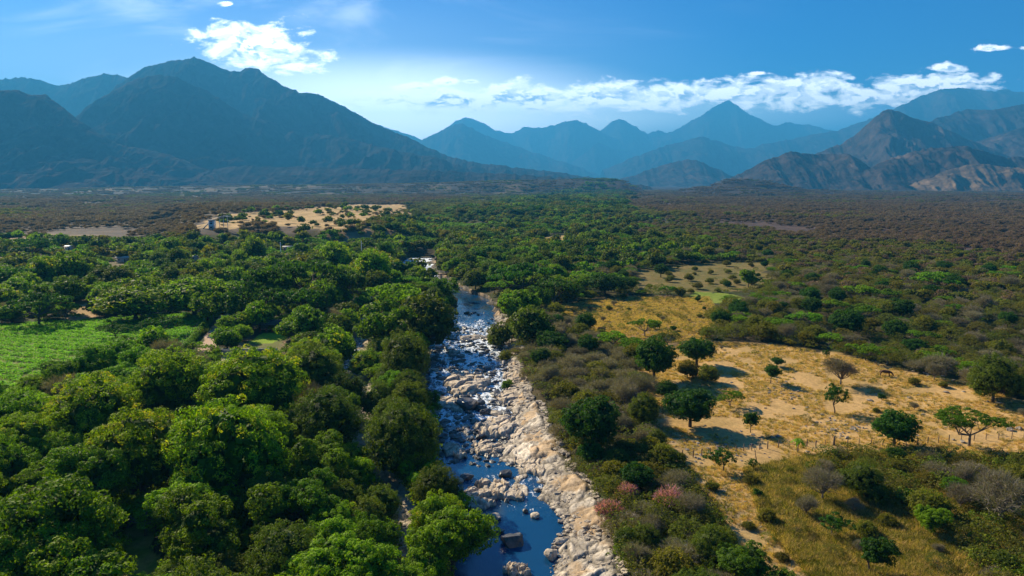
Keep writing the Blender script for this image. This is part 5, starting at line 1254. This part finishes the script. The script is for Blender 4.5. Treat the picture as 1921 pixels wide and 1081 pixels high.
b = MB(); b.box((0, -2.58, .6), (1.8, .14, .2)); b.build('bumper', M['metal'], r); b = MB(); b.box((0, -2.545, .85), (.95, .05, .2)); b.build('grille', M['tyre'], r)
# utility pole with sloping stay
x, y = G(401, 603); z = gz(x, y); r = empty('utility_pole', (x, y, z)); tag(r, 'leaning-stayed utility pole with lamp at the end of the hedge', 'utility pole')
b = MB(); b.tube([(0, 0, -.3), (0, 0, 7.4)], [.16, .11], 8); b.build('post', M['concrete'], r); b = MB(); b.box((0, 0, 7.0), (1.6, .12, .12)); co = b.build('crossarm', M['wood'], r)
for s in (-.7, 0, .7): b = MB(); b.tube([(s, 0, 7.06), (s, 0, 7.28)], [.05, .04], 6); b.build('insulator', M['lamp'], co)
b = MB(); b.tube([(-2.4, -3.0, -.2), (0, 0, 7.0)], [.09, .07], 6); b.build('stay', M['metal'], r); b = MB(); b.box((.35, -.1, 7.3), (.5, .25, .14)); b.build('lamp_head', M['lamp'], r)
for (px, py, hh, lab) in [(528, 486, 7, 'thin white utility pole among the dense village trees'), (679, 478, 6, 'pale mast sticking out of the trees left of the footbridge')]:
    x, y = G(px, py+10); r = empty('utility_pole', (x, y, gz(x, y))); tag(r, lab, 'utility pole'); b = MB(); b.tube([(0, 0, -.3), (0, 0, hh+5)], [.22, .18], 8); b.build('post', M['white'], r); b = MB(); b.box((0, 0, hh+4.4), (1.8, .16, .16)); b.build('crossarm', M['wood'], r)
# clipped hedge
ph = [G(a, b) for a, b in [(402, 592), (392, 606), (378, 622), (362, 640), (348, 658)]]
mb = MB(); rh = np.random.default_rng(5)
for (x0, y0), (x1, y1) in zip(ph[:-1], ph[1:]):
    n = int(math.hypot(x1-x0, y1-y0)/.9)
    L = [(x0+(x1-x0)*i/n-ph[0][0], y0+(y1-y0)*i/n-ph[0][1], .75+gz(x0+(x1-x0)*i/n, y0+(y1-y0)*i/n)-gz(*ph[0]), .95, .95, .95*rh.uniform(.85, 1.1)) for i in range(n)]
    lobed_crown(mb, L, rh, n*16, 24, .33, .13, -.4, core=True, asp=.5)
r = empty('hedge', (ph[0][0], ph[0][1], gz(*ph[0]))); tag(r, 'long bright yellow-green hedge running between the field and the dirt road', 'hedge'); mb.build('foliage', M['hedge'], r)
def fence(name, pts, sp, hgt, rad_, label, wires=(.4, .8), group=None, lean=.05, mat='wood', every=None):
    P3 = [(*p, gz(*p)) for p in pts]; r = empty(name, P3[0]); tag(r, label, 'fence', group); o = np.array(P3[0]); tops = []
    for a, b in zip(P3[:-1], P3[1:]):
        a, b = np.array(a), np.array(b); n = max(1, int(np.linalg.norm(b-a)/sp))
        for i in range(n):
            p = a+(b-a)*i/n; p[2] = gz(p[0], p[1]); p = p-o; k = hgt*rngf.uniform(.85, 1.15); t = p+(rngf.normal()*lean, rngf.normal()*lean, k)
            m = MB(); m.tube([p-(0, 0, .3), (p+t)/2+(rngf.normal()*lean*.5, 0, 0), t], [rad_*rngf.uniform(.8, 1.4)]*3, 6); m.build('post', M[mat], r); tops.append((p, t))
    for w in wires:
        m = MB()
        for (p, t), (p2, t2) in zip(tops[:-1], tops[1:]): m.tube([p+(t-p)*w/hgt, p2+(t2-p2)*w/hgt], [.012, .012], 3, cap=False)
        m.build('wire', M['metal'], r)
fence('field_fence', [G(a, b) for a, b in [(388, 598), (372, 612), (352, 634), (336, 656)]], 2.6, 1.5, .06, 'thin post fence on the field side of the bright hedge')
fence('pasture_fence', [G(a, b) for a, b in [(1240, 862), (1300, 858), (1380, 848), (1440, 842), (1480, 838), (1564, 835)]], 1.5, 1.25, .07, 'crooked wooden post fence below the rock heaps on the pasture')
fence('pasture_fence', [G(a, b) for a, b in [(1590, 836), (1700, 838), (1780, 829), (1850, 826), (1921, 823), (2050, 820)]], 1.7, 1.25, .06, 'wooden post fence under the bright umbrella tree by the right edge')
x, y = G(1421, 872); r = empty('dead_stake', (x, y, gz(x, y))); tag(r, 'thin crooked dead stake standing left of the fence', 'dead branch'); b = MB(); b.tube([(0, 0, -.2), (-.3, 0, 1.2), (-.5, 0, 2.2), (-.75, 0, 3.0)], [.08, .07, .05, .02], 6); b.build('stem', M['wood'], r); b = MB(); b.tube([(-.5, 0, 2.2), (-.2, .1, 2.8)], [.04, .015], 5); b.build('twig', M['wood'], r)
x, y = G(1564, 835); r = empty('gate_post', (x, y, gz(x, y))); tag(r, 'thick dark stump post at the right end of the crooked fence', 'post'); b = MB(); b.tube([(0, 0, -.2), (.03, 0, .8), (0, 0, 1.6)], [.24, .17, .12], 8); b.build('stump', M['wood'], r); b = MB(); b.tube([(.1, 0, .9), (.35, 0, 1.25)], [.07, .03], 5); b.build('snag', M['wood'], r)
# block wall of the yard
a, b_ = G(414, 669), G(520, 668); L_ = math.hypot(b_[0]-a[0], b_[1]-a[1]); r = empty('block_wall', (a[0], a[1], gz(*a)), math.atan2(b_[1]-a[1], b_[0]-a[0])); tag(r, 'long blue-grey block wall between the garden plot and the pale yard', 'wall')
m = MB(); m.box((L_/2, 0, .85), (L_, .2, 2.1)); m.build('panel', M['concrete'], r); m = MB(); m.box((L_/2, 0, 1.94), (L_, .30, .08)); m.build('coping', M['roof_pale'], r)
for i in range(6): m = MB(); m.box((L_*i/5, -.03, .95), (.28, .32, 2.2)); m.build('pillar', M['concrete'], r)
# shelter by the lawn
x, y = G(506, 622); r = empty('garden_shelter', (x, y, gz(x, y)), .05); tag(r, 'dark-roofed open shelter at the back of the lawn', 'shelter')
m = MB(); m.prism([(-2.8, 2.5), (0, 3.5), (2.8, 2.5), (2.8, 2.62), (0, 3.64), (-2.8, 2.62)], -4.4, 4.4); m.build('roof', M['darkroof'], r)
for sx in (-4, 0, 4):
    for sy in (-2.4, 2.4): m = MB(); m.box((sx, sy, 1.2), (.2, .2, 2.65)); m.build('post', M['wood'], r)
m = MB(); m.box((0, 2.3, 1.1), (7.7, .12, 2.3)); m.build('back_wall', M['concrete'], r)
for i, sx in enumerate((-2.4, -.6, 1.2)):
    t = empty('garden_chair', (0, 0, 0)); t.location = (x+sx, y-1.4, gz(x, y)); t.rotation_euler = (0, 0, rngf.uniform(-.5, .5)); tag(t, ['red chair at the left end inside the dark shelter', 'red chair in the middle of the dark shelter', 'red chair at the right end inside the dark shelter'][i], 'chair', 'chairs under the shelter')
    m = MB(); m.box((0, 0, .45), (.5, .5, .06)); m.build('seat', M['red'], t); m = MB(); m.box((0, .24, .75), (.5, .05, .55)); m.build('backrest', M['red'], t)
    for q in ((-1, -1), (1, -1), (1, 1), (-1, 1)): m = MB(); m.box((q[0]*.21, q[1]*.21, .21), (.05, .05, .42)); m.build('leg', M['red'], t)
for (pa, pb, lab) in [((296, 592), (313, 590), 'low white wall piece under the left dark field mango'), ((360, 586), (374, 584), 'short white wall piece under the big dark dome')]:
    a, b_ = G(*pa), G(*pb); L_ = math.hypot(b_[0]-a[0], b_[1]-a[1]); r = empty('white_wall', (a[0], a[1], gz(*a)), math.atan2(b_[1]-a[1], b_[0]-a[0])); tag(r, lab, 'wall', 'white walls behind the field')
    m = MB(); m.box((L_/2, 0, .4), (L_, .18, 1.1)); m.build('panel', M['white'], r); m = MB(); m.box((L_/2, 0, 1.0), (L_+.1, .26, .08)); m.build('coping', M['white'], r)
# footbridge
ya = row_y(514, 0); xa, xb__ = row_x(742, 514, 0), row_x(856, 514, 0); L_ = xb__-xa; r = empty('footbridge', (xa, ya, -.2)); tag(r, 'long thin footbridge crossing the far river stretch', 'footbridge')
m = MB(); m.box((L_/2, 0, 0), (L_, 1.6, .28)); m.build('deck', M['wood'], r)
for s in (-1, 1):
    m = MB(); m.tube([(L_*i/12, s*.78, 1.1-.0*i) for i in range(13)], [.05]*13, 5); ro = m.build('railing', M['metal'], r)
    for i in range(13): m = MB(); m.box((L_*i/12, s*.78, .6), (.08, .08, .95)); m.build('baluster', M['metal'], ro)
for i in (1, 2, 3): m = MB(); m.box((L_*i/4, 0, -1.8), (.6, 1.3, 3.4)); m.build('pier', M['concrete'], r)
# white tower with ramps on the terrace edge
x, y = G(398, 430); z = gz(x, y); r = empty('hillside_tower', (x, y, z)); tag(r, 'white hillside tower with ramps rising on both sides at the tan terrace', 'tower')
m = MB(); m.box((0, 0, 3.0), (3.6, 3.2, 7.0)); tw = m.build('tower', M['white'], r)
for k in (1.3, 4.3): m = MB(); m.box((0, -1.62, k), (2.2, .06, 1.2)); m.build('opening', M['glass'], tw)
m = MB(); m.box((0, -1.62, 5.7), (2.4, .08, .7)); m.build('sign_panel', M['red'], tw); m = MB(); m.box((0, 0, 6.6), (4.4, 4.0, .3)); m.build('roof', M['roof_pale'], tw)
m = MB(); m.prism([(-1.0, 0), (1.0, 0), (1.0, .25), (-1.0, .25)], -6.5, 0); o = m.build('lower_ramp', M['roof_pale'], r); o.location = (-1.8, 0, 4.4); o.rotation_euler = (0, -.75, 0)
m = MB(); m.prism([(-1.0, 0), (1.0, 0), (1.0, .25), (-1.0, .25)], 0, 9.5); o = m.build('upper_ramp', M['roof_pale'], r); o.location = (1.2, 0, 6.6); o.rotation_euler = (0, -.26, 0)
m = MB(); m.box((11.5, 0, 9.0), (4, 3, .3)); m.build('landing', M['roof_pale'], r)
for i in range(4): m = MB(); m.box((2.8+i*2.9, 0, 3.6+i*.4), (.3, .3, 8+i*.8)); m.build('support', M['white'], r)
for s in (-1, 1): m = MB(); m.tube([(-6.5, s, 1.2), (-1.8, s, 5.6), (1.2, s, 7.6), (10.4, s, 10.0), (13.4, s, 10.0)], [.07]*5, 5); m.build('handrail', M['white'], r)
# cow grazing: one skinned body
def cow(px, py, rz, label):
    pts = [(0, 0, 1.0), (-.55, 0, 1.05), (-.95, 0, 1.08), (.45, 0, 1.02), (.85, 0, 1.05), (1.15, 0, .85), (1.35, 0, .55), (1.5, 0, .28),
           (.62, .20, .72), (.62, .22, .38), (.64, .22, .02), (.62, -.20, .72), (.72, -.22, .38), (.74, -.22, .02),
           (-.82, .20, .78), (-1.0, .22, .42), (-.92, .22, .02), (-.82, -.20, .78), (-.92, -.22, .42), (-.84, -.22, .02), (-1.12, 0, .98), (-1.2, 0, .5), (1.25, .14, .72), (1.25, -.14, .72)]
    ed = [(0, 1), (1, 2), (0, 3), (3, 4), (4, 5), (5, 6), (6, 7), (4, 8), (8, 9), (9, 10), (4, 11), (11, 12), (12, 13), (2, 14), (14, 15), (15, 16), (2, 17), (17, 18), (18, 19), (2, 20), (20, 21), (5, 22), (5, 23)]
    rd = [.36, .34, .28, .35, .27, .17, .14, .09, .13, .07, .06, .13, .07, .06, .15, .08, .06, .15, .08, .06, .05, .03, .04, .04]
    me = bpy.data.meshes.new('cow_body'); me.from_pydata(pts, ed, []); me.materials.append(M['hide']); x, y = G(px, py); r = empty('cow', (x, y, gz(x, y)), rz, 1.05); tag(r, label, 'cow')
    o = bpy.data.objects.new('body', me); COL.objects.link(o); o.parent = r
    sk = o.modifiers.new('skin', 'SKIN'); sk.use_smooth_shade = True; me.skin_vertices[0].data[0].use_root = True
    for i, q in enumerate(rd): me.skin_vertices[0].data[i].radius = (q, q)
    o.modifiers.new('sub', 'SUBSURF').levels = 2
    for s in (-1, 1): m = MB(); m.tube([(1.2, s*.10, .80), (1.22, s*.24, .86), (1.16, s*.28, .98)], [.03, .02, .006], 6); m.build('horn', M['stone_pale'], r)
cow(1661, 706, -.5, 'brown cow grazing alone on the upper pasture slope')

# ------------------------------------------------------------------ haze
def haze():
    x0, x1, y0, y1, z0, z1 = -18500, 18500, -18000, 22000, -100, 2150
    V = [(x0, y0, z0), (x1, y0, z0), (x1, y1, z0), (x0, y1, z0), (x0, y0, z1), (x1, y0, z1), (x1, y1, z1), (x0, y1, z1)]
    f = [(0, 3, 2, 1), (4, 5, 6, 7), (0, 1, 5, 4), (1, 2, 6, 5), (2, 3, 7, 6), (3, 0, 4, 7)]
    me = mesh_np('haze', V, np.array(f), np.arange(6)*4)
    m, nb, out = new_mat('haze_air'); v = nb.n.new('ShaderNodeVolumePrincipled')
    v.inputs['Color'].default_value = (.08, .48, 1.0, 1); v.inputs['Density'].default_value = .000098; v.inputs['Anisotropy'].default_value = .15
    nb.l.new(v.outputs[0], out.inputs['Volume']); me.materials.append(m)
    o = bpy.data.objects.new('haze', me); COL.objects.link(o); tag(o, 'blue haze filling the whole valley air', 'haze', kind='stuff')
haze()
